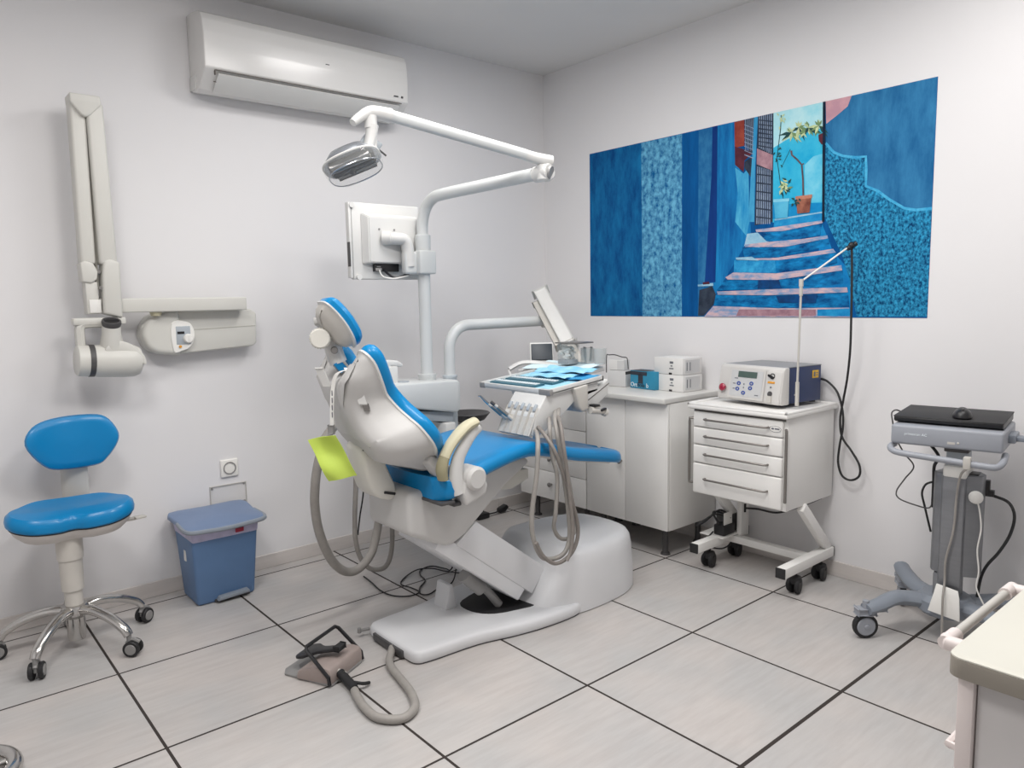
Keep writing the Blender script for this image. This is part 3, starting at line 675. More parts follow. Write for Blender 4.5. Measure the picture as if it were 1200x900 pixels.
mm('m_trunk', '4a4350', '6c5a5c', 20)
mm('m_leaf', '7f9a6c', '5f7f5c', 30)
mm('m_leafpale', 'cfd9a8', 'a9bf92', 30)
mm('m_leafdark', '2f5550', '1f4048', 30)
mm('m_bluepot', '5cb9da', '3b9fcc', 8)
mm('m_bluepotrim', '8fd2e6', '5cb9da', 8)
mm('m_terracotta', 'b97a63', '6f4038', 9)
mm('m_terrarim', 'c98d78', 'a86a55', 9)
mm('m_black', '101c2c', '16263a', 9)
mm('m_plaster', '3c85b4', '125488', 8, (1, 1.6, .5), .28, .72, 9)
mm('m_pink', 'd4a5aa', 'b98f9c', 8)
mm('m_rough', '36a3d2', '003664', 85, (1, 1, .8), .38, .64, 8)
mm('m_rim', '58b9e0', '2c94c8', 30)
mm('m_stairside', '1d93cc', '0d71b4', 9)
mm('m_stairblue', '2d9ed2', '1278b8', 12)
mm('m_treadpale', 'a6cbdc', '79b1d0', 16)
mm('m_tread', 'd0b3b8', '6f95bd', 26, (1, .5, 1.6), .38, .6, 8)
mm('m_riser', '1689c8', '003a74', 22, (1, .6, 1.5), .34, .66)
mm('m_riserlight', '3ba9da', '1173b4', 18)
mm('m_dkriser', '15355f', '0e4a86', 22)
mur = MB()
mats = []
MY1, MY2, MZ1, MZ2 = -0.3142, -2.2475, 1.2177, 2.1896
mur.box(XR - 0.0015, XR, MY2, MY1, MZ1, MZ2)
mats.append('m_royal')
for q_, (name, layer, pts) in enumerate(sorted(MURAL, key=lambda e: e[1])):
    if name not in mats: mats.append(name)
    t = bmesh.new(); xx = XR - 0.0017 - 0.00002 * q_
    vs = [t.verts.new((xx, y, z)) for y, z in pts]
    f = t.faces.new(vs); f.normal_update()
    if f.normal.x > 0: f.normal_flip()
    bmesh.ops.triangulate(t, faces=[f])
    mur._merge(t, mats.index(name))
mur.thing('wall_mural', mats, (XR, (MY1 + MY2) / 2, MZ1), 'large unframed blue print of a painted alley with steps on the right wall', 'mural')

# ------------------------------------------------------------------ air conditioner
dm('ac_white', 'dcdbd9', 0.22, noise=0.01)
ac = thing('air_conditioner', (1.13, YL, 2.29), 'long white wall air conditioner high on the left wall', 'air conditioner')
prof = [(.088, 2.30), (.088, 2.615), (-.04, 2.60), (-.085, 2.585), (-.112, 2.54), (-.118, 2.46), (-.113, 2.37), (-.105, 2.352), (-.03, 2.268), (.02, 2.262)]
prof = [(.0895, 2.285), (.0895, 2.614), (.03, 2.612), (-.05, 2.600), (-.088, 2.584), (-.108, 2.553), (-.116, 2.50), (-.117, 2.44), (-.114, 2.352), (-.100, 2.340), (-.02, 2.278), (.03, 2.272)]
MB().prism(prof, lambda a, b, w: (w, a, b), .612, 1.642, .006, 3).build('body', 'ac_white', ac)
lv = [(-.112, 2.349), (-.121, 2.345), (-.048, 2.290), (-.041, 2.297)]
MB().prism([(-.106, 2.335), (-.112, 2.330), (-.028, 2.268), (-.022, 2.274)], lambda a, b, w: (w, a, b), .67, 1.59, .002).build('louver', 'white_plastic', ac)
b = MB(); b.box(.655, 1.60, -.1165, -.110, 2.342, 2.3455); b.obox((1.13, -.0735, 2.3045), ((1, 0, 0), (0, .8, -.6), (0, .6, .8)), (.47, .0015, .0022)); b.box(.655, .659, -.1155, -.10, 2.325, 2.345)
b.build('seam', 'seam_dark', ac)
b = MB(); b.box(1.555, 1.580, -.119, -.1135, 2.372, 2.378); b.box(1.598, 1.610, -.119, -.1135, 2.370, 2.381, .002); b.box(1.18, 1.20, -.1175, -.116, 2.460, 2.464)
b.build('display_mark', 'dark_grey_plastic', ac)
MB().box(.6085, .614, .01, .085, 2.285, 2.345, .002).build('side_tab', 'white_plastic', ac)

# ------------------------------------------------------------------ wall x-ray unit
xr = thing('xray_unit', (.5, YL, 1.05), 'grey white wall x-ray unit with folded arm above the stool', 'x-ray unit')
box_poly = [(.47, 1.112), (.80, 1.130), (.820, 1.145), (.825, 1.285), (.80, 1.306), (.55, 1.308), (.47, 1.312), (.40, 1.307), (.345, 1.282), (.314, 1.238), (.308, 1.190), (.325, 1.145), (.36, 1.120), (.41, 1.110)]
MB().prism(box_poly, lambda a, b, w: (a, w, b), .012, YL, .008, 3).build('wall_box', 'xray_plastic', xr)
MB().pad(smooth2([(.41, 1.113), (.466, 1.113), (.468, 1.20), (.466, 1.306), (.40, 1.303), (.348, 1.278), (.318, 1.235), (.312, 1.19), (.33, 1.145), (.365, 1.12)], 4), lambda a, b, h: (a, -h, b), [(0, -.03), (0, -.008), (.006, .004), (.014, .010)]).build('end_cover', 'xray_plastic', xr)
MB().obox((.66, .0115, 1.222), ((1, 0, .03), (0, 1, 0), (-.03, 0, 1)), (.155, .0012, .0013)).build('seam', 'xray_plastic_shadow', xr)
pp = smooth2([(.432, 1.128), (.47, 1.126), (.505, 1.142), (.525, 1.18), (.525, 1.22), (.50, 1.254), (.432, 1.252)], 4)
MB().pad(pp, lambda a, b, h: (a, -h, b), [(0, -.02), (0, .012), (.003, .015)]).build('control_panel', 'label_white', xr)
pn = xr.children[-1]
b = MB(); b.box(.447, .508, -.0165, -.0145, 1.155, 1.236, .0005)
b.build('panel_face', 'cool_grey_plastic', pn)
b = MB(); b.box(.452, .482, -.018, -.016, 1.202, 1.213); b.build('display', 'black_plastic', pn)
b = MB(); b.cyl((.497, -.014, 1.180), (.497, -.030, 1.180), .022, .019, 24, bev=.003); b.box(.4955, .4985, -.0325, -.029, 1.165, 1.195, .0008); b.build('knob', 'label_white', pn)
MB().cyl((.461, -.016, 1.146), (.461, -.020, 1.146), .006).build('exposure_button', 'label_orange', pn)
# horizontal arm above the box
MB().box(.13, .757, -.055, .0, 1.302, 1.362, .006, 3).build('horizontal_arm', 'xray_plastic', xr)
MB().cyl((.368, -.02, 1.305), (.368, -.02, 1.285), .026, .020).build('pivot', 'armrest_beige', xr)
MB().cyl((.74, .0, 1.335), (.74, YL, 1.335), .022).build('arm_mount', 'xray_plastic', xr)
# folded scissor arm: two bars hinged at the top
def bar(x0, x1, xt0, xt1, z0, z1, y0, y1, nm):
    b = MB(); b.prism([(x0, z0), (x1, z0), (xt1, z1), (xt0, z1)], lambda a, b_, w: (a, w, b_), y0, y1, .012, 3)
    return b.build(nm, 'xray_plastic', xr)
bar(.087, .142, .092, .149, 1.50, 2.14, -.075, .0, 'lower_arm')
bar(.152, .219, .148, .210, 1.50, 2.14, -.090, .0, 'upper_arm')
MB().prism([(.091, 2.165), (.20, 2.165), (.203, 2.13), (.16, 2.085), (.145, 2.078), (.128, 2.085), (.092, 2.13)], XZ, -.094, .0, .006, 3).build('hinge_cap', 'xray_plastic', xr)
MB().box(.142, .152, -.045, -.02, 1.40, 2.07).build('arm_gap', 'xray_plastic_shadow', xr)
b = MB(); b.prism([(.086, 1.43), (.12, 1.425), (.14, 1.44), (.145, 1.47), (.13, 1.505), (.10, 1.515), (.083, 1.505)], XZ, -.080, .0, .006, 3)
b.box(.097, .142, -.07, .0, 1.30, 1.43, .004); b.build('lower_knuckle', 'xray_plastic', xr)
MB().box(.105, .148, -.076, -.07, 1.304, 1.358, .002).build('tag_plate', 'label_white', xr)
MB().prism([(.152, 1.30), (.222, 1.28), (.226, 1.51), (.19, 1.525), (.165, 1.515), (.157, 1.45)], XZ, -.094, .0, .010, 3).build('upper_knuckle', 'xray_plastic', xr)
b = MB(); b.cyl((.152, -.082, 1.405), (.152, -.075, 1.405), .008); b.cyl((.150, -.07, 1.47), (.150, -.02, 1.47), .007); b.build('hinge_screw', 'brushed_steel', xr)
# yoke and tube head
hd = MB(); hd.tube([(.20, -.06, 1.258), (.10, -.06, 1.262), (.068, -.06, 1.25), (.064, -.06, 1.20), (.066, -.06, 1.12)], .024, 8, 5, flat=.8)
hd.box(.04, .235, -.085, -.035, 1.255, 1.285, .008); hd.build('yoke', 'xray_plastic', xr)
hd = MB()
hd.lathe([(0, -.055), (.052, -.055), (.062, -.048), (.064, -.01)], (.093, -.075, 1.110), (1, 0, -.06), 28)
hd.build('head_end', 'xray_plastic', xr)
MB().lathe([(.0, 0), (.066, 0), (.066, .020), (.0, .020)], (.083, -.075, 1.111), (1, 0, -.06), 28).build('head_ring', 'dark_grey_plastic', xr)
hd = MB(); hd.lathe([(0, 0), (.064, 0), (.067, .02), (.069, .11), (.067, .15), (.056, .172), (.03, .183), (0, .185)], (.103, -.075, 1.109), (1, 0, -.06), 28)
hd.lathe([(.043, 0), (.043, .05), (.036, .09), (.034, .125), (0, .125)], (.172, -.080, 1.130), (0, -.22, 1), 24)
hd.build('tube_head', 'xray_plastic', xr)
MB().prism(smooth2([(.140, 1.150), (.165, 1.182), (.205, 1.186), (.250, 1.162), (.284, 1.120), (.288, 1.085), (.262, 1.10), (.215, 1.135)], 4), XZ, -.128, -.060, .008).build('head_cover', 'xray_plastic', xr)
b = MB(); b.lathe([(.026, .0), (.034, .0), (.037, .012), (.035, .022), (.029, .022), (.026, .010)], (.172, -.108, 1.252), (0, -.42, 1), 24); MB().cyl((.172, -.112, 1.262), (.172, -.114, 1.268), .029).build('cone_opening', 'black_plastic', xr)
b.build('cone_ring', 'dark_grey_plastic', xr)

# ------------------------------------------------------------------ socket and cover plate on the left wall
so = thing('wall_socket', (.675, YL, .54), 'white round-pin wall socket above the blue bin', 'socket')
MB().box(.634, .718, YL - .012, YL, .499, .586, .006, 3).build('plate', 'outlet_white', so)
MB().lathe([(.030, 0), (.030, .004), (.026, .004), (.0235, -.008), (0, -.008)], (.676, YL - .012, .543), (0, -1, 0), 28).build('socket_ring', 'hub_grey', so)
MB().lathe([(0, 0), (.021, 0), (.021, .003), (0, .003)], (.676, YL - .007, .543), (0, -1, 0), 24).build('insert', 'rail_grey', so)
b = MB(); b.cyl((.667, YL - .010, .543), (.667, YL - .0112, .543), .0035); b.cyl((.685, YL - .010, .543), (.685, YL - .0112, .543), .0035); b.build('pin_hole', 'black_plastic', so)
cv = thing('cover_plate', (.665, YL, .37), 'clear plastic cover plate screwed to wall behind the blue bin', 'cover plate')
MB().box(.580, .752, YL - .006, YL - .002, .36, .462, .001).build('plate', 'cover_clear', cv)
b = MB()
for x_, z_ in ((.590, .452), (.742, .456), (.59, .372), (.742, .368)): b.cyl((x_, YL, z_), (x_, YL - .008, z_), .005, .004, 12)
b.build('screw', 'hub_grey', cv)
b = MB()
b.box(.579, .5815, YL - .007, YL - .001, .36, .462); b.box(.7505, .753, YL - .007, YL - .001, .36, .462); b.box(.579, .753, YL - .007, YL - .001, .4605, .463); b.build('edge', 'rail_grey', cv)

# ------------------------------------------------------------------ stool
def stool():
    cx, cy = -.066, -.25
    t = thing('dental_stool', (cx, cy, 0), 'blue upholstered rolling stool with a chrome five-leg base by the left wall', 'stool')
    a0 = radians(-6)                                   # faces the camera, a little turned
    ca, sa = cos(a0), sin(a0)
    sx, sy = -.045, -.215
    def F(a, b, h):                                    # a sideways, b to the back
        sad = .020 * min(1, abs(a) / .2) ** 2 - .012 * max(0, (-b - .06) / .13) + .020 * max(0, (b - .05) / .15)
        b *= .80
        return (sx + a * ca - b * sa, sy + a * sa + b * ca, h + sad)
    out = smooth2([(-.14, -.175), (-.05, -.175), (0, -.155), (.05, -.175), (.14, -.175), (.205, -.12), (.215, -.02), (.17, .09), (.09, .165), (-.09, .165), (-.17, .09), (-.215, -.02), (-.205, -.12)], 4)
    MB().pad(out, F, [(.012, .498), (.002, .507), (0, .522), (.004, .540), (.018, .553)], .004).build('seat', 'blue_vinyl', t)
    MB().pad(out, F, [(.05, .452), (.022, .474), (.010, .499)], 0).build('seat_shell', 'stool_shell', t)
    MB().pad(out, F, [(.010, .495), (.009, .500), (.012, .502)], 0).build('piping', 'black_rubber', t)
    b = MB(); b.tube([F(.10, 0, .470), F(.19, -.03, .455), F(.235, -.035, .457)], .008, 8); b.obox(F(.235, -.035, .457), ((1, .2, 0), (-.2, 1, 0), UP), (.022, .017, .005), .004); b.build('lever', 'rail_grey', t)
    # backrest
    bx, by = .004, -.052
    tilt = radians(8)
    n = V((sin(radians(-3)), -cos(tilt), sin(tilt) * .5)).normalized()
    s = V((cos(radians(3)), sin(radians(0)), 0)).normalized(); up = s.cross(n) * -1
    if up.z < 0: up = -up
    c0 = V((bx, by, .785))
    def B(a, bb, h): return c0 + s * a + up * bb + n * (h + .055 * (a / .17) ** 2)
    ob = smooth2([(-.165, .01), (-.135, .075), (-.06, .102), (.06, .106), (.125, .090), (.163, .03), (.160, -.02), (.12, -.08), (.075, -.108), (-.055, -.108), (-.115, -.075)], 4)
    bk = MB().pad(ob, B, [(.02, -.012), (.004, -.006), (0, .008), (.006, .024), (.02, .032)], .006); bk.build('backrest', 'blue_vinyl', t)
    MB().pad(ob, B, [(.05, -.030), (.02, -.022), (.008, -.010)], 0).build('backrest_shell', 'stool_shell', t)
    MB().tube([(cx, cy + .02, .478), (cx + .03, -.10, .476), (.002, -.045, .50), (.006, -.030, .60), (.008, -.030, .76)], .054, 12, 6, flat=.22, up=(0, 0, 1)).build('back_bar', 'rail_grey', t)
    b = MB()
    b.lathe([(0, .10), (.031, .10), (.032, .235), (.039, .238), (.041, .36), (.046, .362), (.047, .472), (0, .472)], (cx, cy, 0), UP, 28); b.build('column', 'stool_column', t)
    b = MB(); b.lathe([(0, .035), (.030, .035), (.032, .05), (.034, .125), (.05, .14), (.052, .158), (.044, .176), (0, .18)], (cx, cy, 0), UP, 28); b.build('hub', 'chrome', t)
    rot = radians(14)
    for k in range(5):
        th = rot + k * 2 * pi / 5
        d = V((cos(th), sin(th), 0)); c = V((cx, cy, 0))
        lg = MB(); lg.tube([c + d * .03 + UP * .155, c + d * .09 + UP * .160, c + d * .17 + UP * .140, c + d * .235 + UP * .105, c + d * .258 + UP * .078], lambda u: .024 - .006 * u, 12, 6, flat=.8)
        if k == 1: d = d * .95
        leg = lg.build('leg', 'chrome', t)
        e = c + d * .258
        # caster
        ca_ = MB(); ph = th + (1.9 if k % 2 else -1.2); ad = V((cos(ph), sin(ph), 0)); fw = V((-ad.y, ad.x, 0))
        w = e + fw * .012
        for sd in (-1, 1):
            ca_.lathe([(0, 0), (.022, 0), (.030, .003), (.031, .014), (.028, .018), (0, .018)], w + ad * (sd * .006) + UP * .031, ad * sd, 24)
        cs = ca_.build('caster', 'black_rubber', leg)
        hb = MB()
        for sd in (-1, 1): hb.lathe([(0, 0), (.021, 0), (.019, .003), (0, .004)], w + ad * (sd * .0235) + UP * .031, ad * sd, 20)
        hb.cyl(e + UP * .030, e + UP * .085, .009)
        hb.tube([w - fw * .022 + UP * .048, w + UP * .064, w + fw * .026 + UP * .052], .008, 8)
        hb.build('caster_hub', 'hub_grey', leg)
stool()

# ------------------------------------------------------------------ pedal bin
bn = thing('pedal_bin', (.545, -.09, 0), 'blue plastic pedal bin with a greyish blue lid and lilac bag', 'bin')
def taper(z0, z1, x0, x1, y0, y1, X0, X1, Y0, Y1, bev, m, nm, par=bn):
    b = MB(); t = bmesh.new()
    lo = [t.verts.new(p) for p in ((x0, y0, z0), (x1, y0, z0), (x1, y1, z0), (x0, y1, z0))]
    hi = [t.verts.new(p) for p in ((X0, Y0, z1), (X1, Y0, z1), (X1, Y1, z1), (X0, Y1, z1))]
    t.faces.new(lo[::-1]); t.faces.new(hi)
    for k in range(4): t.faces.new((lo[k], lo[(k + 1) % 4], hi[(k + 1) % 4], hi[k]))
    bmesh.ops.recalc_face_normals(t, faces=t.faces[:])
    bmesh.ops.bevel(t, geom=t.edges[:], offset=bev, segments=3, profile=.5, affect='EDGES')
    b._merge(t); return b.build(nm, m, par)
taper(0, .36, .412, .668, -.182, .02, .393, .690, -.215, .045, .014, 'bin_blue', 'body')
taper(.298, .3605, .3955, .685, -.2155, .046, .391, .692, -.220, .049, .010, 'bag_lilac', 'bin_bag')
def lidf(a, b_, h): return (a, b_, h + .018 * max(0, (b_ + .24) / .30) - .010 * (1 - ((a - .54) / .16) ** 2) * max(0, (-b_ - .15) / .1))
MB().pad(smooth2([(.372, -.235), (.46, -.242), (.62, -.242), (.712, -.235), (.716, -.10), (.712, .052), (.54, .056), (.376, .052), (.370, -.1)], 3), lidf, [(0, .352), (0, .362), (.004, .368), (.010, .370)], .012).build('lid', 'bin_lid_blue', bn)
b = MB(); b.tube([lidf(.374, -.10, .358), lidf(.374, -.236, .358), lidf(.46, -.245, .358), lidf(.54, -.247, .358), lidf(.62, -.245, .358), lidf(.712, -.236, .358), lidf(.716, -.10, .358)], .010, 8, 5); b.build('lid_trim', 'bin_trim_grey', bn)
b = MB(); b.prism([(.49, .013), (.635, .020), (.63, .036), (.50, .030)], XZ, -.215, -.18, .004); b.build('pedal', 'bin_trim_grey', bn)
MB().box(.485, .64, -.190, -.181, .003, .016).build('pedal_slot', 'dark_grey_plastic', bn)
MB().obox((.600, -.2225, .322), ((1, 0, .02), (0, 1, .1), (0, -.1, 1)), (.019, .003, .010), .003).build('brand_badge', 'label_red', bn)
MB().obox((.3995, -.085, .215), ((0, 1, 0), (1, 0, -.06), UP), (.013, .0015, .024), .0005).build('sticker', 'label_white', bn)

# ------------------------------------------------------------------ dental chair
YC = -1.115
ch = thing('dental_chair', (1.25, YC, 0), 'blue and white dental treatment chair tipped back in the middle of the room', 'dental chair')
# base plate on the floor
ol = smooth2([(.840, YC - .165), (.90, YC - .185), (1.10, YC - .20), (1.25, YC - .240), (1.40, YC - .266), (1.56, YC - .270), (1.65, YC - .235), (1.69, YC - .17), (1.70, YC), (1.69, YC + .17), (1.65, YC + .235), (1.56, YC + .27), (1.40, YC + .266), (1.25, YC + .24), (1.10, YC + .20), (.90, YC + .185), (.840, YC + .165), (.828, YC + .10), (.828, YC - .10)], 4)
MB().pad(ol, XY, [(.004, .006), (0, .012), (0, .038), (.006, .048), (.014, .052)], .0).build('base_plate', 'base_white', ch)
MB().pad(ol, XY, [(.006, 0), (.004, .007)], 0).build('base_gasket', 'dark_grey_plastic', ch)
MB().box(.818, .85, YC - .10, YC + .11, .008, .036, .002).build('hose_port', 'dark_grey_plastic', ch)
b = MB(); b.cyl((.80, YC + .175, .03), (.835, YC + .165, .03), .006); b.cyl((.795, YC + .176, .022), (.795, YC + .176, .040), .008); b.build('drain_fitting', 'hub_grey', ch)
# housing box at the foot end of the base
bo = smooth2([(1.40, YC - .150), (1.48, YC - .228), (1.62, YC - .262), (1.80, YC - .262), (1.94, YC - .235), (2.05, YC - .16), (2.085, YC), (2.05, YC + .16), (1.94, YC + .235), (1.80, YC + .262), (1.62, YC + .262), (1.48, YC + .228), (1.40, YC + .150)], 4)
def bxf(a, b_, h):
    k = max(0, min(1, (1.66 - a) / .26)); return (a + .150 * k * (h / .27), b_, h)
MB().pad(bo, bxf, [(0, .004), (.002, .10), (.010, .20), (.018, .240), (.034, .262), (.060, .272)], .004).build('base_housing', 'base_white', ch)
# opening under the lift arm
MB().pad(smooth2([(1.24, YC - .09), (1.34, YC - .135), (1.47, YC - .135), (1.47, YC + .12), (1.24, YC + .09), (1.20, YC)], 4), XY, [(0, .050), (0, .0555)], 0).build('base_well', 'black_rubber', ch)
# lift arm: an upper and a lower cover
dl = V((.60, 0, -.455)).normalized()
def lift(q, y0, y1, nm, m):
    b = MB(); b.prism(q, XZ, y0, y1, .006, 2); return b.build(nm, m, ch)
lift([(1.154, .470), (1.52, .190), (1.44, .095), (1.054, .398)], -1.252, -.980, 'lift_arm', 'base_white')
lift([(1.058, .403), (1.41, .131), (1.366, .085), (.960, .400), (.985, .440)], -1.248, -.984, 'lower_lift_arm', 'base_white')
b = MB(); b.tube([(1.16, YC - .06, .24), (1.26, YC - .05, .14), (1.32, YC - .06, .06)], .018, 12); b.cyl((1.14, YC - .06, .235), (1.23, YC - .055, .15), .027); b.build('lift_piston', 'hub_grey', ch)
MB().prism([(1.13, .05), (1.19, .05), (1.17, .155), (1.15, .155)], XZ, -1.06, -.97, .006).build('lift_stop', 'base_white', ch)
# body under the seat
bd_ = MB(); t = bmesh.new()
body_xz = [(.845, .640), (.840, .570), (.842, .482), (.998, .407), (1.04, .405), (1.10, .432), (1.296, .584), (1.44, .665), (1.40, .695), (1.20, .680), (1.0, .640)]
bd_.prism(body_xz, XZ, -1.262, -.965, .022, 3)
bd_.build('seat_body', 'shell_white', ch)
b = MB(); b.prism([(1.30, .60), (1.60, .575), (1.60, .53), (1.50, .50), (1.28, .52)], XZ, -1.06, -.96, .006); b.build('leg_support', 'warm_white_plastic', ch)
# seat cushion: centre-line heights
SP = [(.86, .676), (.92, .674), (1.00, .681), (1.06, .694), (1.12, .709), (1.20, .725), (1.28, .740), (1.36, .744), (1.44, .728), (1.52, .706), (1.61, .681), (1.85, .634), (2.10, .578)]
def sz(x):
    if x <= SP[0][0]: return SP[0][1]
    for (a, za), (b_, zb) in zip(SP, SP[1:]):
        if x <= b_:
            t = (x - a) / (b_ - a); return za + (zb - za) * t
    return SP[-1][1]
def szs(x): return (sz(x - .03) + 2 * sz(x) + sz(x + .03)) / 4
so_ = [(.903, 0), (.900, -.12), (.905, -.22), (.935, -.268), (1.00, -.272), (1.20, -.258), (1.40, -.252), (1.60, -.238), (1.80, -.218), (1.93, -.195), (1.985, -.13), (2.00, 0)]
so_ = so_ + [(x, -y) for x, y in so_[-2:0:-1]]
sout = []
for p, q in zip(smooth2(so_, 5), smooth2(so_, 5)[1:] + smooth2(so_, 5)[:1]):
    sout.append(p)
def seat_sheet(name, m, hb, ht, ins_b, rnd, parent):
    # long cushion: ribs across the length so that the fold in the middle stays crisp
    b = MB(); t = bmesh.new()
    xs_ = [.902 + (2.00 - .902) * (0.5 - 0.5 * cos(pi * k / 46)) for k in range(47)]
    def half(x):
        pts = smooth2(so_, 8); best = 0
        for (x0, y0), (x1, y1) in zip(pts, pts[1:]):
            if y0 <= 0 and y1 <= 0 and min(x0, x1) <= x <= max(x0, x1) and abs(x1 - x0) > 1e-9:
                best = max(best, -(y0 + (y1 - y0) * (x - x0) / (x1 - x0)))
        return best
    rings_ = []
    for k, x in enumerate(xs_):
        w = max(.01, half(min(max(x, .9045), 1.999)))
        end = 0.35 if k in (0, len(xs_) - 1) else 1
        zc = szs(x); fat = max(0, min(1, (1.05 - x) / .10)); hb_, ht_ = (hb + .028 * fat) * end, ht * end
        sec = [(-(w - ins_b), -hb_), (-(w - .004), -hb_ + rnd * .6), (-w, -hb_ * .45), (-(w - .003), ht_ - rnd), (-(w - .012), ht_ - rnd * .35), (-(w - .03), ht_)]
        sec = sec + [(-(w - .03) * (1 - j / 5) , ht_ - .006 * sin(pi * j / 10)) for j in range(1, 5)]
        sec = sec + [(0, ht_ - .006)] + [(-a, z) for a, z in sec[::-1]]
        rings_.append([t.verts.new((x, YC + a, zc + z)) for a, z in sec])
    n = len(rings_[0])
    for a, c in zip(rings_, rings_[1:]):
        for k in range(n): t.faces.new((a[k], a[(k + 1) % n], c[(k + 1) % n], c[k]))
    t.faces.new(rings_[0]); t.faces.new(rings_[-1])
    bmesh.ops.recalc_face_normals(t, faces=t.faces[:])
    b._merge(t); return b.build(name, m, parent, 50)
seat = seat_sheet('seat_cushion', 'blue_vinyl', .028, .026, .012, .016, ch)
# hard shell under the front of the seat and leg rest
def under(name, m, x0, x1, off, parent):
    b = MB(); t = bmesh.new(); R_ = []
    for k in range(24):
        x = x0 + (x1 - x0) * k / 23; w = .20 - .06 * max(0, (x - 1.3) / .7)
        z = szs(x) - .029
        R_.append([t.verts.new((x, YC - w, z)), t.verts.new((x, YC - w + .02, z - off)), t.verts.new((x, YC + w - .02, z - off)), t.verts.new((x, YC + w, z))])
    for a, c in zip(R_, R_[1:]):
        for k in range(4): t.faces.new((a[k], a[(k + 1) % 4], c[(k + 1) % 4], c[k]))
    t.faces.new(R_[0]); t.faces.new(R_[-1]); bmesh.ops.recalc_face_normals(t, faces=t.faces[:])
    b._merge(t); return b.build(name, m, parent)
under('seat_shell', 'shell_white', 1.02, 1.93, .012, ch)
b = MB(); b.obox((.93, YC - .12, .612), ((1, 0, 0), (0, 1, 0), UP), (.03, .15, .006), .003); b.build('seat_edge', 'dark_grey_plastic', seat)
# backrest
BX, BY = V((.985, -.174, 0)), V((.174, .985, 0))           # the back is turned a little to the near side
BP = V((.729, YC, 1.101)); BD = (BX * .600 - UP * .800).normalized(); BN = BX * .800 + UP * .600
def bk(w, h, d):
    dish = .012 * min(1, (w / .24) ** 2) + .022 * max(0, min(1, (.10 - h) / .12)) * min(1, abs(w) / .12)
    return BP + BY * w + BD * h + BN * (d + dish)
bo_ = [(0, .004), (-.045, -.002), (-.095, -.030), (-.14, -.062), (-.185, -.072), (-.212, -.048), (-.210, .000), (-.192, .055), (-.170, .11), (-.178, .165), (-.208, .21), (-.236, .25), (-.242, .305), (-.222, .352), (-.175, .40), (-.140, .44), (-.125, .475), (0, .485)]
bo_ = bo_ + [(-x, y) for x, y in bo_[-2:0:-1]]
bout = smooth2(bo_, 4)
MB().pad(bout, bk, [(.004, -.020), (-.002, -.012), (-.004, .004), (0, .018), (.010, .028), (.022, .031)], .0, center=(0, .24)).build('backrest_cushion', 'blue_vinyl', ch)
BR = -BX * .97 - UP * .22
def shl(w, h, d):
    k = .105 + .070 * max(0, min(1, h / .25)) - .11 * max(0, min(1, (h - .36) / .10))
    if h < .02: k -= 1.1 * (.02 - h)
    return bk(w, h, -.018) + BR * (max(.02, k) * d)
MB().pad(bout, shl, [(.080, 1.0), (.050, .97), (.026, .86), (.012, .62), (.005, .30), (.001, 0)], 0, rings=(.92, .8, .6, .3), center=(0, .24)).build('backrest_shell', 'shell_white', ch)
MB().pad(bout, bk, [(.004, -.024), (-.004, -.021), (-.004, -.014), (.004, -.012)], 0, center=(0, .24)).build('backrest_piping', 'white_plastic', ch)
# hinge between backrest and seat
MB().prism([(.716, .806), (.734, .705), (.757, .640), (.785, .612), (.835, .597), (.862, .612), (.850, .66), (.815, .74), (.79, .825), (.74, .83)], XZ, -1.165, -1.035, .014, 3).build('recline_hinge', 'warm_white_plastic', ch)
MB().obox((.825, -1.167, .628), ((1, 0, -.3), (0, 1, 0), (.3, 0, 1)), (.026, .004, .005), .002).build('hinge_slot', 'black_plastic', ch)
MB().box(.722, .775, -1.1675, -1.09, .800, .805, .001).build('hinge_seam', 'dark_grey_plastic', ch)
# armrest on the near side
ar = MB()
arm_c = [(.985, .640), (.972, .700), (.985, .765), (1.020, .815), (1.055, .850), (1.085, .868)]
ar.tube([(x, YC - .262, z) for x, z in arm_c], lambda u: .032 - .014 * u, 12, 6, flat=.62, up=(0, 1, 0)); arm = ar.build('armrest', 'white_plastic', ch)
def pad_arm(c0, c1, m, nm, dx):
    P_ = smooth_path([(x + dx, YC - .262, z + .006) for x, z in [(.916, .694), (.912, .735), (.932, .785), (.972, .833), (1.022, .870), (1.066, .884)]], 8)
    n_ = len(P_); P_ = P_[int(c0 * n_):int(c1 * n_)]
    b = MB(); b.tube(P_, lambda u: .0185 - .003 * abs(u - .5), 12, smooth=False, flat=1.5, up=(0, 1, 0)); return b.build(nm, m, arm)
pad_arm(0, .38, 'armrest_taupe', 'arm_pad', 0); pad_arm(.36, 1.0, 'armrest_beige', 'arm_pad', 0)
b = MB(); b.cyl((1.040, YC - .305, .688), (1.040, YC - .215, .688), .044, .044, 28, bev=.010)
b.prism([(1.000, .70), (.985, .640), (1.000, .590), (1.092, .622), (1.100, .655), (1.075, .70)], XZ, YC - .287, YC - .20, .010, 3)
b.prism([(.875, .765), (.90, .785), (1.0, .72), (.99, .665), (.93, .690)], XZ, YC - .225, YC - .17, .010, 3)
b.build('arm_pivot', 'shell_white', ch)
b = MB(); b.box(.965, 1.0, YC - .255, YC - .215, .588, .604, .004); b.build('arm_bumper', 'dark_grey_plastic', ch)
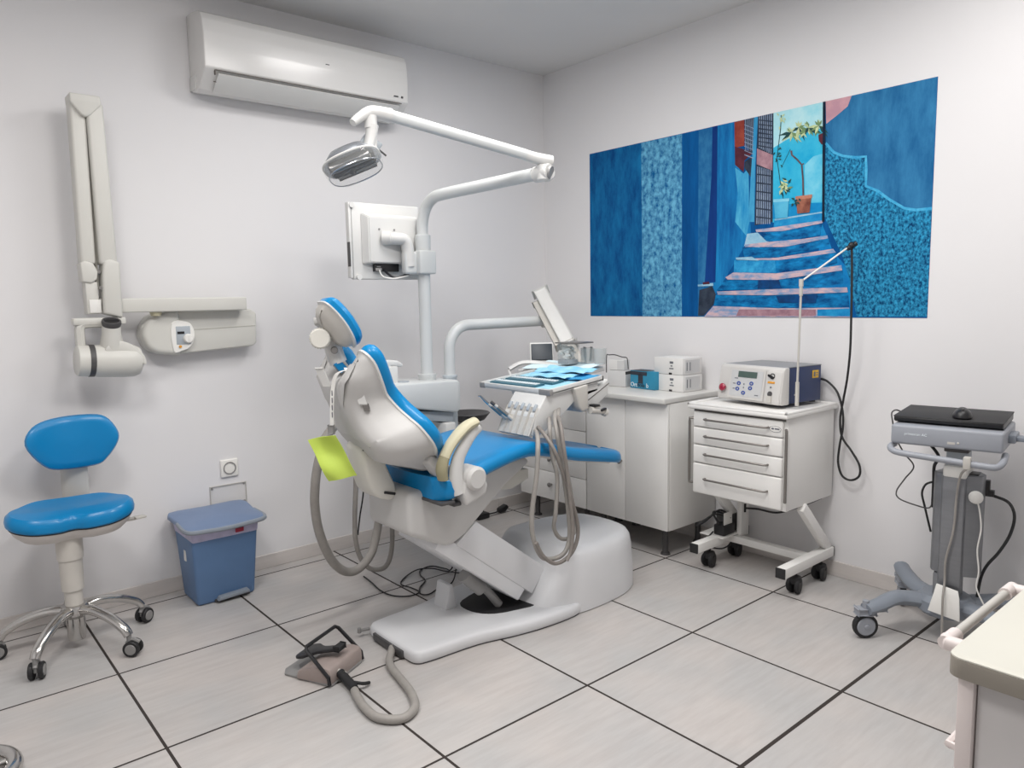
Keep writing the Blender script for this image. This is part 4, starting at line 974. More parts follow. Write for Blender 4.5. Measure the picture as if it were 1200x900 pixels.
# headrest
HO = V((.672, YC, 1.252)); HX = V((.915, -.403, 0)); HY = V((.403, .915, 0))      # turned a little to the near side
def hq(a, w, z): return HO + HX * a + HY * w + UP * z
HD = (HX * .585 - UP * .81).normalized(); HN = HX * .81 + UP * .585
HC = hq(.005, 0, .006)
hf = lambda w, h, d: HC + HY * w + HD * h + HN * (d + .020 * (w / .12) ** 2 - .9 * h * h)
ho = smooth2([(-.11, -.055), (-.09, -.090), (0, -.098), (.09, -.090), (.11, -.055), (.108, .02), (.08, .082), (0, .096), (-.08, .082), (-.108, .02)], 5)
MB().pad(ho, hf, [(.012, -.010), (0, -.002), (-.002, .014), (.006, .028), (.02, .035)], .0).build('headrest_cushion', 'blue_vinyl', ch)
MB().pad(ho, hf, [(.055, -.058), (.035, -.050), (.014, -.030), (.006, -.008)], 0).build('headrest_shell', 'rail_grey', ch)
MB().pad(ho, hf, [(.005, -.011), (-.003, -.008), (-.003, -.003), (.005, -.001)], 0).build('headrest_piping', 'white_plastic', ch)
b = MB()
b.tube([hq(-.058, 0, .022), hq(-.030, 0, -.005), hq(-.020, 0, -.045), hq(-.018, 0, -.09), hq(-.004, 0, -.135)], .026, 14, 6, flat=1.2)
b.cyl(hq(-.082, -.012, .012), hq(-.040, -.012, .014), .014, bev=.003)
b.build('headrest_arm', 'white_plastic', ch)
b = MB(); b.cyl(hq(-.062, -.03, -.045), hq(-.066, -.066, -.045), .036, .034, 30, bev=.004)
for k in range(24):
    th = 2 * pi * k / 24; b.ell(hq(-.064 + .0345 * cos(th), -.048, -.045 + .0345 * sin(th)), (.0035, .0035, .0035), seg=8)
b.build('headrest_knob', 'warm_white_plastic', ch)
for a_, z_, r_ in ((-.036, .004, .0155), (-.018, -.088, .0125)):
    b = MB(); b.cyl(hq(a_, -.045, z_), hq(a_, .02, z_), r_, bev=.002); b.build('hinge_pin', 'brushed_steel', ch)
MB().obox(hq(.006, .01, -.158), (BD, (0, 1, 0), BN), (.055, .024, .010), .003).build('headrest_stem', 'hub_grey', ch)
MB().obox(hq(.0, -.016, -.146), (BD, (0, 1, 0), BN), (.020, .006, .014), .001).build('stem_cover', 'blue_vinyl', ch)

# ------------------------------------------------------------------ lime green sleeve on a bib lanyard, hung on the headrest
ly = thing('bib_lanyard', (.60, -1.17, 1.08), 'white printed bib lanyard with clips hanging round the chair headrest', 'lanyard')
def strap(pts, w, nm, m, wd=(0.76, -.65, 0)):
    b = MB(); P_ = smooth_path(pts, 6); t = bmesh.new(); wv = V(wd).normalized() * (w / 2); nv = V((-.65, -.76, 0)).normalized() * .0012
    R_ = [[t.verts.new(p + wv + nv), t.verts.new(p - wv + nv), t.verts.new(p - wv - nv), t.verts.new(p + wv - nv)] for p in P_]
    for a, c in zip(R_, R_[1:]):
        for k in range(4): t.faces.new((a[k], a[(k + 1) % 4], c[(k + 1) % 4], c[k]))
    t.faces.new(R_[0]); t.faces.new(R_[-1]); bmesh.ops.recalc_face_normals(t, faces=t.faces[:]); b._merge(t)
    return b.build(nm, m, ly)
strap([(.648, -1.21, 1.10), (.620, -1.19, 1.085), (.612, -1.175, 1.04), (.608, -1.17, .98), (.604, -1.17, .905)], .013, 'strap', 'label_white')
strap([(.655, -1.19, 1.105), (.660, -1.23, 1.06), (.660, -1.245, 1.045)], .013, 'strap', 'label_white')
b = MB()
for z0 in (1.02, .995, .97, .945): b.obox((.609 - (1.02 - z0) * .04, -1.1725, z0), ((.76, -.65, 0), (-.65, -.76, 0), UP), (.0015, .0012, .009))
b.build('lettering', 'ink_grey', ly)
b = MB(); b.obox((.600, -1.172, .895), ((.76, -.65, 0), (-.65, -.76, 0), UP), (.010, .006, .014), .003); b.build('clip', 'hub_grey', ly)
b = MB(); b.obox((.668, -1.262, 1.015), ((.76, -.65, 0), (-.65, -.76, .3), (.25, -.1, -1)), (.011, .008, .034), .003); b.build('clip', 'white_plastic', ly)
b = MB(); b.obox((.684, -1.270, .972), ((.76, -.65, 0), (-.65, -.76, 0), (.3, 0, -1)), (.008, .006, .012), .002); b.build('clip_jaw', 'brushed_steel', ly)
b = MB(); b.obox((.590, -1.15, 1.075), ((.76, -.65, 0), (-.65, -.76, 0), (.4, 0, -1)), (.010, .006, .034), .003); b.build('buckle', 'white_plastic', ly)
gc = V((.600, -1.17, .795))
gx = V((.72, -.62, .16)).normalized(); gn = V((-.62, -.76, 0)).normalized(); gu = gn.cross(gx)
if gu.z < 0: gu = -gu
gx = (gx * .97 + gu * .0).normalized()
def gsh(u, v):
    a, c = (u - .5) * .098, (v - .5) * .150
    return gc + gx * a + gu * c + V((.16, -.1, 0)) * -(v - .5) * .2 + gn * (.010 * sin(u * 5 + v * 3) + .006 * sin(v * 7))
b = MB(); b.sheet(10, 12, gsh, .002); b.sheet(10, 12, lambda u, v: gsh(u, v) - gn * (.010 * sin(pi * u) + .002), .002)
b.thing('paper_sleeve', 'lime_paper', gc + gu * .07, 'lime green paper sleeve clipped to the lanyard behind the chair back', 'sleeve')

# ------------------------------------------------------------------ treatment unit: column body, posts, tray
un = thing('treatment_unit', (1.45, -.5, .5), 'white treatment unit with two bent posts and instrument tray beyond the chair', 'treatment unit')
MB().prism([(1.20, .955), (1.56, .945), (1.575, .93), (1.575, .80), (1.55, .785), (1.20, .85), (1.17, .88), (1.17, .94)], XZ, -.60, -.36, .016, 3).build('unit_body', 'pole_white', un)
MB().prism([(1.14, .84), (1.55, .786), (1.55, .735), (1.14, .80)], XZ, -.57, -.40, .006).build('support_beam', 'cool_grey_plastic', un)
MB().box(1.30, 1.36, -.56, -.44, .58, .80, .006).build('support_bracket', 'white_plastic', un); MB().box(1.48, 1.54, -.60, -.45, .60, .74, .006).build('support_bracket', 'white_plastic', un)
MB().prism([(1.15, .60), (1.60, .60), (1.62, .52), (1.55, .40), (1.20, .42), (1.13, .5)], XZ, -.80, -.42, .015, 3).build('chair_coupling', 'cool_grey_plastic', un)
# handpiece holder arm left of the body
b = MB(); b.prism([(1.165, 1.045), (1.185, 1.063), (1.27, 1.055), (1.30, 1.035), (1.292, 1.022), (1.235, 1.032), (1.215, 1.0), (1.19, .95), (1.165, .95)], XZ, -.53, -.47, .008, 3); b.build('suction_holder', 'white_plastic', un)
b = MB(); b.box(1.205, 1.265, -.535, -.48, .93, 1.03, .006); b.build('holder_box', 'white_plastic', un)
b = MB(); b.lathe([(0, 0), (.030, 0), (.030, .006), (0, .006)], (1.29, -.53, .951), UP); b.build('body_cap', 'cool_grey_plastic', un)
# lamp pole
PX, PY = 1.448, -.50
MB().lathe([(0, .935), (.040, .935), (.043, .962), (.046, .968), (.046, .978), (0, .978)], (PX, PY, 0), UP, 28).build('post_collar', 'pole_white', un)
MB().cyl((PX, PY, .95), (PX, PY, 1.625), .0295).build('lamp_post', 'pole_white', un)
# tray post
TX, TY = 1.583, -.50
MB().cyl((TX, TY, .55), (TX, TY, .940), .034, bev=.002).build('post_sleeve', 'sleeve_grey', un)
MB().lathe([(0, .925), (.0345, .925), (.0345, .948), (.037, .950), (.037, .960), (.030, .962), (0, .962)], (TX, TY, 0), UP, 28).build('post_collar', 'sleeve_grey', un)
pts = [V((TX, TY, .95)), V((TX, TY, 1.04))]
pts += [V((TX + .12 * (1 - cos(a)), TY, 1.085 + .12 * sin(a))) for a in [pi / 2 * k / 8 for k in range(9)]]
pts += [V((TX + .3, TY - .001, 1.206)), V((2.215, TY - .005, 1.208))]
MB().tube(pts, .0275, 18, smooth=False).build('tray_post', 'pole_white', un)
# tilted balance arm
U_, L_ = V((2.250, -.45, 1.365)), V((2.135, -.79, 1.085))
d = (L_ - U_).normalized(); sx = V((.646 * .6, -.5, 0)); sx = d.cross(V((-.65, -.76, .1))).normalized(); n_ = sx.cross(d)
b = MB(); b.obox((U_ + L_) / 2, (sx, d, n_), (.036, (L_ - U_).length / 2, .022), .012, 3)
b.build('balance_arm', 'white_plastic', un)
E2 = L_ + d * .14
b = MB(); b.obox((U_ + L_) / 2 + n_ * .0 - UP * .035 + V((-.03, .02, 0)), (sx, d, n_), (.020, (L_ - U_).length / 2 * .8, .018), .006)
b.obox((L_ + E2) / 2, (sx, d, n_), (.028, .09, .018), .008); b.cyl((2.20, TY - .005, 1.206), (2.235, TY - .03, 1.206), .034, bev=.004)
b.build('arm_link', 'rail_grey', un)
# tray head
TR0 = V((1.490, -1.315, .952))
tax = V((.995, 0, .1045)).normalized(); tay = V((0, 1, 0)); tan = tax.cross(tay)
def tp(a, b_, h): return TR0 + tax * a + tay * b_ + tan * h     # a to the back (+x), b to the left (+y)
b = MB()
b.obox(tp(.165, .2275, -.010), (tax, tay, tan), (.165, .2275, .004), .002)
for a0, a1, b0, b1 in ((0, .012, 0, .455), (.318, .33, 0, .455), (0, .33, 0, .012), (0, .33, .443, .455)):
    b.obox(tp((a0 + a1) / 2, (b0 + b1) / 2, -.004), (tax, tay, tan), ((a1 - a0) / 2, (b1 - b0) / 2, .012), .003)
tray = b.build('tray_frame', 'white_plastic', un)
for a_, b_ in ((0.006, .006), (.006, .449)):
    b = MB(); b.obox(tp(a_ + .002, b_ + (.02 if b_ < .1 else -.012), -.005), (tax, tay, tan), (.010, .034 if b_ < .1 else .018, .0125), .003)
    b.build('corner_cap', 'hub_grey', tray)
# console with instrument holders below the tray
con = [(1.500, .925), (1.44, .86), (1.428, .790), (1.440, .775), (1.56, .800), (1.66, .845), (1.72, .905), (1.72, .945), (1.50, .945)]
con = [(1.488, .935), (1.432, .86), (1.410, .782), (1.430, .765), (1.53, .812), (1.60, .856), (1.655, .895), (1.80, .925), (1.80, .965), (1.50, .940)]
MB().prism(con, XZ, -1.30, -1.10, .008, 3).build('console', 'white_plastic', un)
cn = un.children[-1]
MB().prism([(1.63, .955), (1.66, .868), (1.675, .850), (1.715, .858), (1.712, .965)], XZ, -1.325, -1.27, .008, 3).build('console_cover', 'rail_grey', cn)
MB().prism([(1.66, .93), (1.80, .945), (1.865, .975), (1.865, .905), (1.80, .868), (1.70, .84)], XZ, -1.30, -.86, .008, 3).build('unit_tail', 'white_plastic', un)
b = MB(); b.obox((1.79, -1.3005, .918), ((.9, 0, .42), (0, 1, 0), (-.42, 0, .9)), (.085, .001, .002)); b.build('seam', 'seam_dark', un)
b = MB(); b.cyl((1.72, -1.325, .852), (1.80, -1.33, .838), .016, .012); b.cyl((1.80, -1.33, .838), (1.812, -1.332, .832), .018); b.box(1.745, 1.775, -1.338, -1.31, .862, .872, .002); b.build('hose_coupling', 'rail_grey', cn)
b = MB(); b.box(1.735, 1.765, -1.342, -1.305, .866, .875, .002); b.obox((1.785, -1.34, .850), ((1, 0, .2), (0, 1, 0), (-.2, 0, 1)), (.016, .008, .004), .002); b.build('coupling_button', 'black_plastic', cn)
# front face direction of the console
f0, f1 = V((1.488, 0, .935)), V((1.410, 0, .782)); fd = (f1 - f0).normalized(); fn = V((-fd.z, 0, fd.x)) * -1
if fn.x > 0: fn = -fn
for k, yy in enumerate((-1.278, -1.239, -1.20, -1.161, -1.122)):
    b = MB(); c = V((0, yy, 0)) + f0 * .30 + f1 * .70; c.y = yy
    b.obox(c + fn * .004, (fd, (0, 1, 0), fn), (.055, .0155, .010), .006, 2); hold = b.build('instrument_holder', 'rail_grey', cn)
    b = MB(); b.lathe([(0, 0), (.008, 0), (.010, .01), (.006, .030), (0, .031)], c - fd * .045 + fn * .012, -fd, 14); b.build('holder_slot', 'cool_grey_plastic', hold)
# instruments parked in the holders
def handpiece(name, yy, label, kind):
    c = f0 * .30 + f1 * .70; c.y = yy; c = c + fn * .018
    t = thing(name, c, label, 'handpiece')
    dirv = (fn * 1.0 + V((0, .55, .45))).normalized()
    b = MB(); b.tube([c + dirv * -.02 , c + dirv * .03, c + dirv * .09], lambda u: .0085 - .001 * u, 12); b.build('body', 'rail_grey', t)
    b = MB(); b.cyl(c + dirv * .02, c + dirv * .075, .0095, .008, 14); b.build('grip', 'brushed_steel', t)
    b = MB()
    if kind: b.tube([c + dirv * .085, c + dirv * .11, c + dirv * .135 + UP * .005, c + dirv * .148 + UP * -.004], lambda u: .006 - .0035 * u, 8)
    else: b.tube([c + dirv * .085, c + dirv * .11], .0075, 10)
    b.build('tip', 'chrome' if kind else 'dark_grey_plastic', t)
handpiece('syringe_handpiece', -1.122, 'slim steel handpiece with long bent tip, furthest left in the tray console', True)
handpiece('drill_handpiece', -1.161, 'short dark-ended handpiece parked next to the bent-tip handpiece', False)
# hoses hanging from the console, one object each
def hose(pts, r, m, loc, label, cat='hose', group=None, name='instrument_hose', n=8):
    return MB().tube(pts, r, 10, n).thing(name, m, loc, label, cat, group)
HG = 'instrument hoses looping below the tray console'
hose([(1.455, -1.26, .800), (1.40, -1.34, .795), (1.345, -1.405, .765), (1.322, -1.42, .65), (1.300, -1.415, .509), (1.305, -1.415, .406), (1.355, -1.415, .316), (1.455, -1.415, .301), (1.500, -1.415, .361), (1.492, -1.415, .505), (1.465, -1.41, .686), (1.450, -1.405, .79), (1.49, -1.35, .850), (1.60, -1.25, .875)], .0095, 'hose_grey', (1.5, -1.26, .80), 'grey hose in the long front loop, leftmost below the tray', 'hose', HG)
hose([(1.475, -1.25, .81), (1.41, -1.36, .805), (1.405, -1.43, .745), (1.450, -1.435, .64), (1.516, -1.435, .465), (1.529, -1.435, .373), (1.489, -1.435, .305), (1.408, -1.435, .285), (1.339, -1.435, .330), (1.300, -1.435, .395)], .008, 'hose_taupe', (1.51, -1.225, .80), 'darker hose crossing to the right behind the leftmost hose', 'hose', HG)
hose([(1.56, -1.24, .845), (1.45, -1.36, .83), (1.425, -1.388, .790), (1.440, -1.386, .70), (1.446, -1.405, .619), (1.435, -1.405, .482), (1.443, -1.386, .410), (1.480, -1.386, .359), (1.539, -1.386, .353), (1.569, -1.386, .400), (1.550, -1.386, .494), (1.503, -1.405, .626), (1.465, -1.405, .75), (1.50, -1.36, .845), (1.62, -1.24, .885)], .0085, 'hose_grey', (1.58, -1.20, .85), 'grey hose with the rightmost short loop below the tray', 'hose', HG)
hose([(1.58, -1.25, .86), (1.47, -1.40, .84), (1.440, -1.45, .75), (1.455, -1.45, .66), (1.470, -1.45, .55), (1.485, -1.45, .42), (1.475, -1.45, .33), (1.45, -1.45, .29)], .008, 'hose_taupe', (1.60, -1.18, .86), 'taupe hose hanging through the middle of the loops', 'hose', HG)
# rear shelf of the unit with napkin
b = MB(); b.obox((1.93, -.93, .985), ((.995, 0, .10), (0, 1, 0), (-.1, 0, .995)), (.11, .19, .012), .006, 3); b.build('rear_shelf', 'white_plastic', un)
b = MB(); b.tube([(1.80, -.70, .985), (1.86, -.735, 1.015), (1.92, -.82, 1.012), (1.95, -.92, 1.0)], .022, 10, 8, flat=.5); b.tube([(1.80, -.70, .98), (1.765, -.76, .945), (1.75, -.80, .93)], .007, 8); b.build('tray_handle', 'white_plastic', un)
# display on the unit
ds = MB(); ds.obox((2.02, -.70, 1.055), ((.76, -.60, 0), (.35, .43, 1), (-.6, -.76, .4)), (.060, .055, .008), .005); dsp = ds.build('display', 'white_plastic', un)
MB().obox((2.014, -.708, 1.057), ((.76, -.60, 0), (.35, .43, 1), (-.6, -.76, .4)), (.054, .045, .009), .002).build('screen', 'screen_dark', dsp)

# things lying on the tray
def sheetthing(name, cx, cy, la, lb, h, rot, m, label, cat, wav=.004, group=None):
    c, s_ = cos(rot), sin(rot)
    f = lambda u, v: tp(cx + ((u - .5) * la * c - (v - .5) * lb * s_), cy + ((u - .5) * la * s_ + (v - .5) * lb * c), h + wav * sin(u * 9 + v * 5) * sin(v * 8 + .5))
    b = MB(); b.sheet(14, 14, f, .0012); return b.thing(name, m, tp(cx, cy, h), label, cat, group)
sheetthing('tray_liner', .165, .2275, .296, .42, -.002, 0, 'tray_liner', 'pale blue paper liner covering the instrument tray', 'liner', .0006)
def rack(cy, cx, ln, label):
    t = thing('instrument_rack', tp(cx, cy, 0), label, 'instrument rack', 'perforated teal racks on the tray')
    b = MB(); b.obox(tp(cx, cy, .003), (tay, tax, tan), (ln / 2, .034, .004), .001); b.build('plate', 'tray_teal', t)
    b = MB()
    for k in range(18): b.obox(tp(cx + .004, cy - ln / 2 + .015 + k * (ln - .03) / 17, .0085), (tay, tax, tan), (.0040, .013, .0010))
    b.build('perforation', 'ink_white', t)
rack(.275, .066, .29, 'perforated teal rack nearest the front edge of the tray')
rack(.255, .150, .31, 'perforated teal rack just behind the front one on the tray')
NG = 'folded blue bibs on the tray'
sheetthing('paper_bib', .265, .095, .115, .17, .008, .06, 'bib_deep_blue', 'deep blue bib on the right back part of the tray', 'bib', .003)
sheetthing('paper_bib', .232, .215, .085, .25, .014, -.05, 'bib_blue', 'pale blue crumpled bib across the middle of the tray', 'bib', .006)
sheetthing('paper_bib', .315, .215, .11, .30, .022, .06, 'bib_blue', 'light blue bib folded on the back edge of the tray', 'bib', .007)
sheetthing('paper_bib', .425, .355, .19, .36, .013, .05, 'tissue', 'pale tissue bib under the jars on the rear shelf', 'bib', .004)
# glass jars on the rear shelf
JG = 'jars on the shelf behind the tray'
j = thing('dressing_jar', (1.93, -.98, 1.015), 'square clear jar of white cotton rolls with grey bottom', 'jar', JG)
MB().box(1.895, 1.965, -1.02, -.945, 1.017, 1.115, .006).build('glass', 'jar_glass', j)
MB().box(1.897, 1.963, -1.018, -.947, 1.018, 1.040, .004).build('bottom_band', 'cart_grey', j)
b = MB()
for k in range(60):
    p = V((random.uniform(1.905, 1.955), random.uniform(-1.01, -.955), random.uniform(1.046, 1.096)))
    dd = V((random.uniform(-1, 1), random.uniform(-1, 1), random.uniform(-.4, .4))).normalized() * .009
    b.cyl(p - dd, p + dd, .0065, seg=8)
o = b.build('cotton_rolls', 'cotton', j); o['kind'] = 'stuff'
b = MB(); b.box(1.885, 2.01, -1.075, -.94, 1.116, 1.122, .001); b.build('lid', 'brushed_steel', j)
j = thing('dressing_jar', (1.99, -1.05, 1.02), 'clear jar of steel instruments right of the cotton jar', 'jar', JG)
b = MB(); b.lathe([(.032, .0), (.034, .004), (.034, .07), (.032, .07), (.031, .004), (0, .004), (0, 0), (.032, 0)], (1.995, -1.05, 1.022), UP, 24); b.build('glass', 'jar_glass', j)
for k in range(4):
    a = k * 1.7; b = MB(); b.cyl((1.995 + .015 * cos(a), -1.05 + .015 * sin(a), 1.028), (1.995 + .022 * cos(a), -1.05 + .022 * sin(a), 1.098), .0035, seg=8); b.build('instrument', 'brushed_steel', j)
j = thing('dressing_jar', (2.02, -1.13, 1.02), 'empty clear cup at the right end of the jars', 'jar', JG)
MB().lathe([(.026, .0), (.032, .075), (.030, .075), (.024, .004), (0, .004), (0, 0), (.026, 0)], (2.00, -1.125, 1.018), UP, 24).build('glass', 'jar_glass', j)

# spittoon bowl behind the posts
sp = thing('spittoon', (1.752, -.42, .5), 'dark rimmed spittoon bowl behind the tray post', 'spittoon')
MB().lathe([(0, .690), (.04, .692), (.085, .708), (.107, .735), (.113, .742), (.108, .746), (.08, .722), (.04, .704), (0, .702)], (1.752, -.42, 0), UP, 32).build('bowl', 'dark_grey_plastic', sp)
b = MB(); b.prism([(1.66, .45), (1.80, .45), (1.812, .68), (1.66, .695)], XZ, -.46, -.34, .01, 3); b.build('cabinet', 'warm_white_plastic', sp)

MB().box(1.616, 1.662, -.49, -.45, .56, .62, .004).build('bracket', 'warm_white_plastic', sp)

# ------------------------------------------------------------------ operating light
lt = thing('operating_light', (PX, PY, 1.60), 'white dental operating light on a folded two-part arm above the chair', 'operating light')
pts = [V((PX, PY, 1.60)), V((PX, PY, 1.69)), V((PX + .004, PY - .03, 1.765)), V((PX + .008, PY - .085, 1.802)), V((PX + .014, PY - .16, 1.812)), V((1.50, -.90, 1.822)), V((1.535, -1.20, 1.832))]
MB().tube(pts, .0265, 18, 6).build('lower_arm', 'pole_white', lt)
K = V((1.545, -1.245, 1.835))
b = MB(); b.cyl(K - UP * .035, K + UP * .030, .030, .028, 24, bev=.006); b.cyl(K - V((0, -.05, .004)), K + V((.006, -.03, 0)), .033, bev=.004); b.build('elbow', 'white_plastic', lt)
MB().cyl(K + V((.004, -.028, -.004)), K + V((.008, -.036, -.006)), .026).build('elbow_cap', 'hub_grey', lt)
A0, A1 = K + V((0, 0, .048)), V((.905, -1.095, 2.000))
b = MB(); b.tube([A0 + V((.03, -.012, -.004)), A0 + V((-.04, .012, .006)), A0 + V((-.10, .030, .020))], lambda u: .026 - .002 * u, 14, 5, flat=.9); b.build('spring_knuckle', 'white_plastic', lt)
dA = (A1 - A0).normalized()
MB().tube([A0 + dA * .085, A1], .0215, 16, smooth=False, flat=1.0).build('upper_arm', 'pole_white', lt)
b = MB(); sd_ = dA.cross(UP).normalized(); b.obox((A0 + A1) / 2 - V((0, 0, 0)) + sd_ * .024, (dA, sd_, dA.cross(sd_)), (.22, .003, .003)); b.build('arm_groove', 'cool_grey_plastic', lt)
b = MB(); b.tube([A1 + V((.02, -.004, -.004)), A1 + V((-.05, .010, .002)), A1 + V((-.095, .012, -.022)), A1 + V((-.125, .012, -.045))], lambda u: .033 - .016 * u, 14, 6, flat=.8); b.build('head_knuckle', 'white_plastic', lt)
Hc = V((.768, -1.085, 1.825))
b = MB(); b.cyl(A1 + V((-.055, .008, -.055)), A1 + V((-.055, .008, -.012)), .023)
b.tube([A1 + V((-.050, .006, -.045)), A1 + V((-.058, .008, -.09)), A1 + V((-.075, .010, -.14)), A1 + V((-.105, .012, -.18)), Hc + V((.000, -.01, .030))], lambda u: .027 - .012 * u, 14, 6, flat=.8)
b.tube([A1 + V((-.046, .006, -.09)), A1 + V((-.050, .008, -.15)), Hc + V((.055, 0, .03))], .012, 10)
b.build('yoke', 'white_plastic', lt)
b = MB(); b.obox(A1 + V((-.035, .05, -.10)), ((.7, -.4, -.5), (.3, .9, 0), (.5, -.2, .8)), (.036, .022, .020), .006); b.build('switch_box', 'cool_grey_plastic', lt)
b = MB(); b.cyl(A1 + V((-.010, .035, -.120)), A1 + V((.016, .028, -.140)), .0035); b.build('switch_lever', 'dark_grey_plastic', lt)
# head: two reflectors under a clear shield, aimed down at the chair
aim = V((.16, -.36, -.92)).normalized(); hx = V((.74, -.66, .16)); hx = (hx - aim * hx.dot(aim)).normalized(); hy = aim.cross(hx)
def hd(a, c, h): return Hc + hx * a + hy * c + aim * h
def headpad(o, layers, nm, m, crown=0.0, par=lt): return MB().pad(o, hd, layers, crown).build(nm, m, par)
ho2 = smooth2([(-.098, -.04), (-.065, -.085), (0, -.098), (.065, -.085), (.098, -.04), (.098, .04), (.065, .085), (0, .098), (-.065, .085), (-.098, .04)], 5)
headpad(ho2, [(.060, -.040), (.036, -.032), (.014, -.010), (.004, .010)], 'reflector_back', 'silver_sheet')
MB().tube([hd(a, c, .008) for a, c in ho2], .004, 8, 1, closed=True, smooth=False).build('rim', 'white_plastic', lt)
b = MB()
for c in (-.045, .005, .05): b.obox(hd(0, c, .020), (hx, hy, aim), (.082 - .25 * abs(c), .014, .008), .003)
b.build('reflector_bar', 'brushed_steel', lt)
b = MB(); b.obox(hd(0, .002, .032), (hx, hy, aim), (.075, .010, .004), .002); b.ell(hd(-.01, 0, .044), (.012, .010, .010)); b.build('lamp_holder', 'dark_grey_plastic', lt)
headpad(ho2, [(-.002, .006), (-.002, .032), (.006, .048), (.020, .056)], 'clear_shield', 'clear', .004)
MB().tube([hd(a, c, .047) for a, c in smooth2([(x * .93, y * .90) for x, y in ho2[::5]], 5)], .0022, 6, 1, closed=True, smooth=False).build('shield_edge', 'silver_sheet', lt)

# ------------------------------------------------------------------ monitor on the lamp post (seen from behind)
mo = thing('monitor', (1.29, -.42, 1.43), 'white square monitor seen from behind on the lamp post', 'monitor')
MB().box(1.116, 1.478, -.425, -.395, 1.432, 1.780, .006, 3).build('front_frame', 'white_plastic', mo)
MB().box(1.13, 1.462, -.3945, -.3925, 1.455, 1.760).build('screen', 'screen_dark', mo)
b = MB(); t = bmesh.new()
lo_ = [(1.160, 1.735), (1.462, 1.735), (1.462, 1.500), (1.160, 1.500)]; hi_ = [(1.182, 1.715), (1.452, 1.715), (1.452, 1.508), (1.182, 1.508)]
A_ = [t.verts.new((x, -.424, z)) for x, z in lo_]; B_ = [t.verts.new((x, -.462, z)) for x, z in hi_]
t.faces.new(A_); t.faces.new(B_[::-1])
for k in range(4): t.faces.new((A_[k], B_[k], B_[(k + 1) % 4], A_[(k + 1) % 4]))
bmesh.ops.recalc_face_normals(t, faces=t.faces[:]); bmesh.ops.bevel(t, geom=t.edges[:], offset=.004, segments=2, affect='EDGES'); b._merge(t); b.build('back_cover', 'white_plastic', mo)
MB().box(1.215, 1.345, -.445, -.420, 1.468, 1.506, .002).build('port_panel', 'black_plastic', mo)
b = MB(); b.box(1.218, 1.250, -.4475, -.443, 1.470, 1.484, .001); b.box(1.225, 1.245, -.4475, -.443, 1.488, 1.492); b.build('plug', 'hub_grey', mo)
b = MB(); b.box(1.098, 1.112, -.43, -.40, 1.438, 1.778, .004); b.cyl((1.115, -.436, 1.766), (1.115, -.420, 1.766), .013); b.cyl((1.140, -.436, 1.443), (1.140, -.420, 1.443), .013); b.build('side_rail', 'white_plastic', mo)
MB().box(1.0965, 1.1005, -.432, -.41, 1.49, 1.60, .001).build('rail_slot', 'dark_grey_plastic', mo)
b = MB(); b.tube([(1.262, -.465, 1.618), (1.30, -.492, 1.618), (1.345, -.498, 1.612), (1.362, -.498, 1.575), (1.364, -.498, 1.53), (1.366, -.498, 1.49)], .029, 16, 6); b.cyl((1.258, -.459, 1.62), (1.285, -.488, 1.62), .034, .030)
b.build('elbow_arm', 'white_plastic', mo)
b = MB(); b.box(1.337, 1.405, -.520, -.474, 1.455, 1.56, .012, 3); b.build('arm_cup', 'pole_white', mo)
b = MB(); b.box(1.400, 1.492, -.545, -.455, 1.455, 1.565, .008, 3); b.cyl((PX, PY, 1.56), (PX, PY, 1.64), .037, bev=.003); b.build('post_clamp', 'pole_white', mo)
b = MB()
for z_ in (1.47, 1.55): b.cyl((1.494, -.50, z_), (1.484, -.50, z_), .006)
b.cyl((1.235, -.464, 1.66), (1.235, -.457, 1.66), .005); b.cyl((1.315, -.464, 1.66), (1.315, -.457, 1.66), .005)
b.build('screw', 'hub_grey', mo)
b = MB(); b.tube([(1.262, -.45, 1.475), (1.285, -.455, 1.452), (1.32, -.47, 1.440), (1.36, -.49, 1.455), (1.39, -.51, 1.475)], .006, 8); b.build('cable', 'black_plastic', mo)
b = MB(); b.tube([(1.235, -.45, 1.475), (1.25, -.455, 1.445), (1.30, -.47, 1.435), (1.36, -.50, 1.448)], .0035, 8); b.build('cable', 'label_white', mo)

# ------------------------------------------------------------------ base cabinets and worktop
CX, CB, CT = 2.372, .150, .800
def cab_leg(parent, x, y):
    b = MB(); b.cyl((x, y, .006), (x, y, CB + .002), .015); b.cyl((x, y, 0), (x, y, .010), .026, .022); b.build('leg', 'dark_grey_plastic', parent)
def knob(parent, y, z):
    b = MB(); b.lathe([(0, 0), (.006, 0), (.006, .014), (.013, .017), (.014, .024), (.009, .028), (0, .029)], (CX - .0005, y, z), (-1, 0, 0), 18); b.build('knob', 'brushed_steel', parent)
dc = thing('drawer_cabinet', (2.58, -.39, 0), 'white drawer cabinet with steel knobs near the room corner', 'cabinet')
MB().box(CX + .019, XR - .012, -.668, -.112, CB, CT, .001).build('body', 'cabinet_white', dc)
zs = [CB, .318, .455, .590, .705, CT]
for z0, z1 in zip(zs, zs[1:]):
    b = MB(); b.box(CX, CX + .018, -.6665, -.1135, z0 + .0015, z1 - .0015, .0015); dr = b.build('drawer', 'cabinet_white', dc); knob(dr, -.39, (z0 + z1) / 2 + .01)
for y in (-.18, -.60):
    for x in (2.45, 2.72): cab_leg(dc, x, y)
cc = thing('door_cabinet', (2.58, -.95, 0), 'white two-door cabinet between the drawer cabinet and the trolley', 'cabinet')
MB().box(CX + .019, XR - .012, -1.232, -.674, CB, CT, .001).build('body', 'cabinet_white', cc)
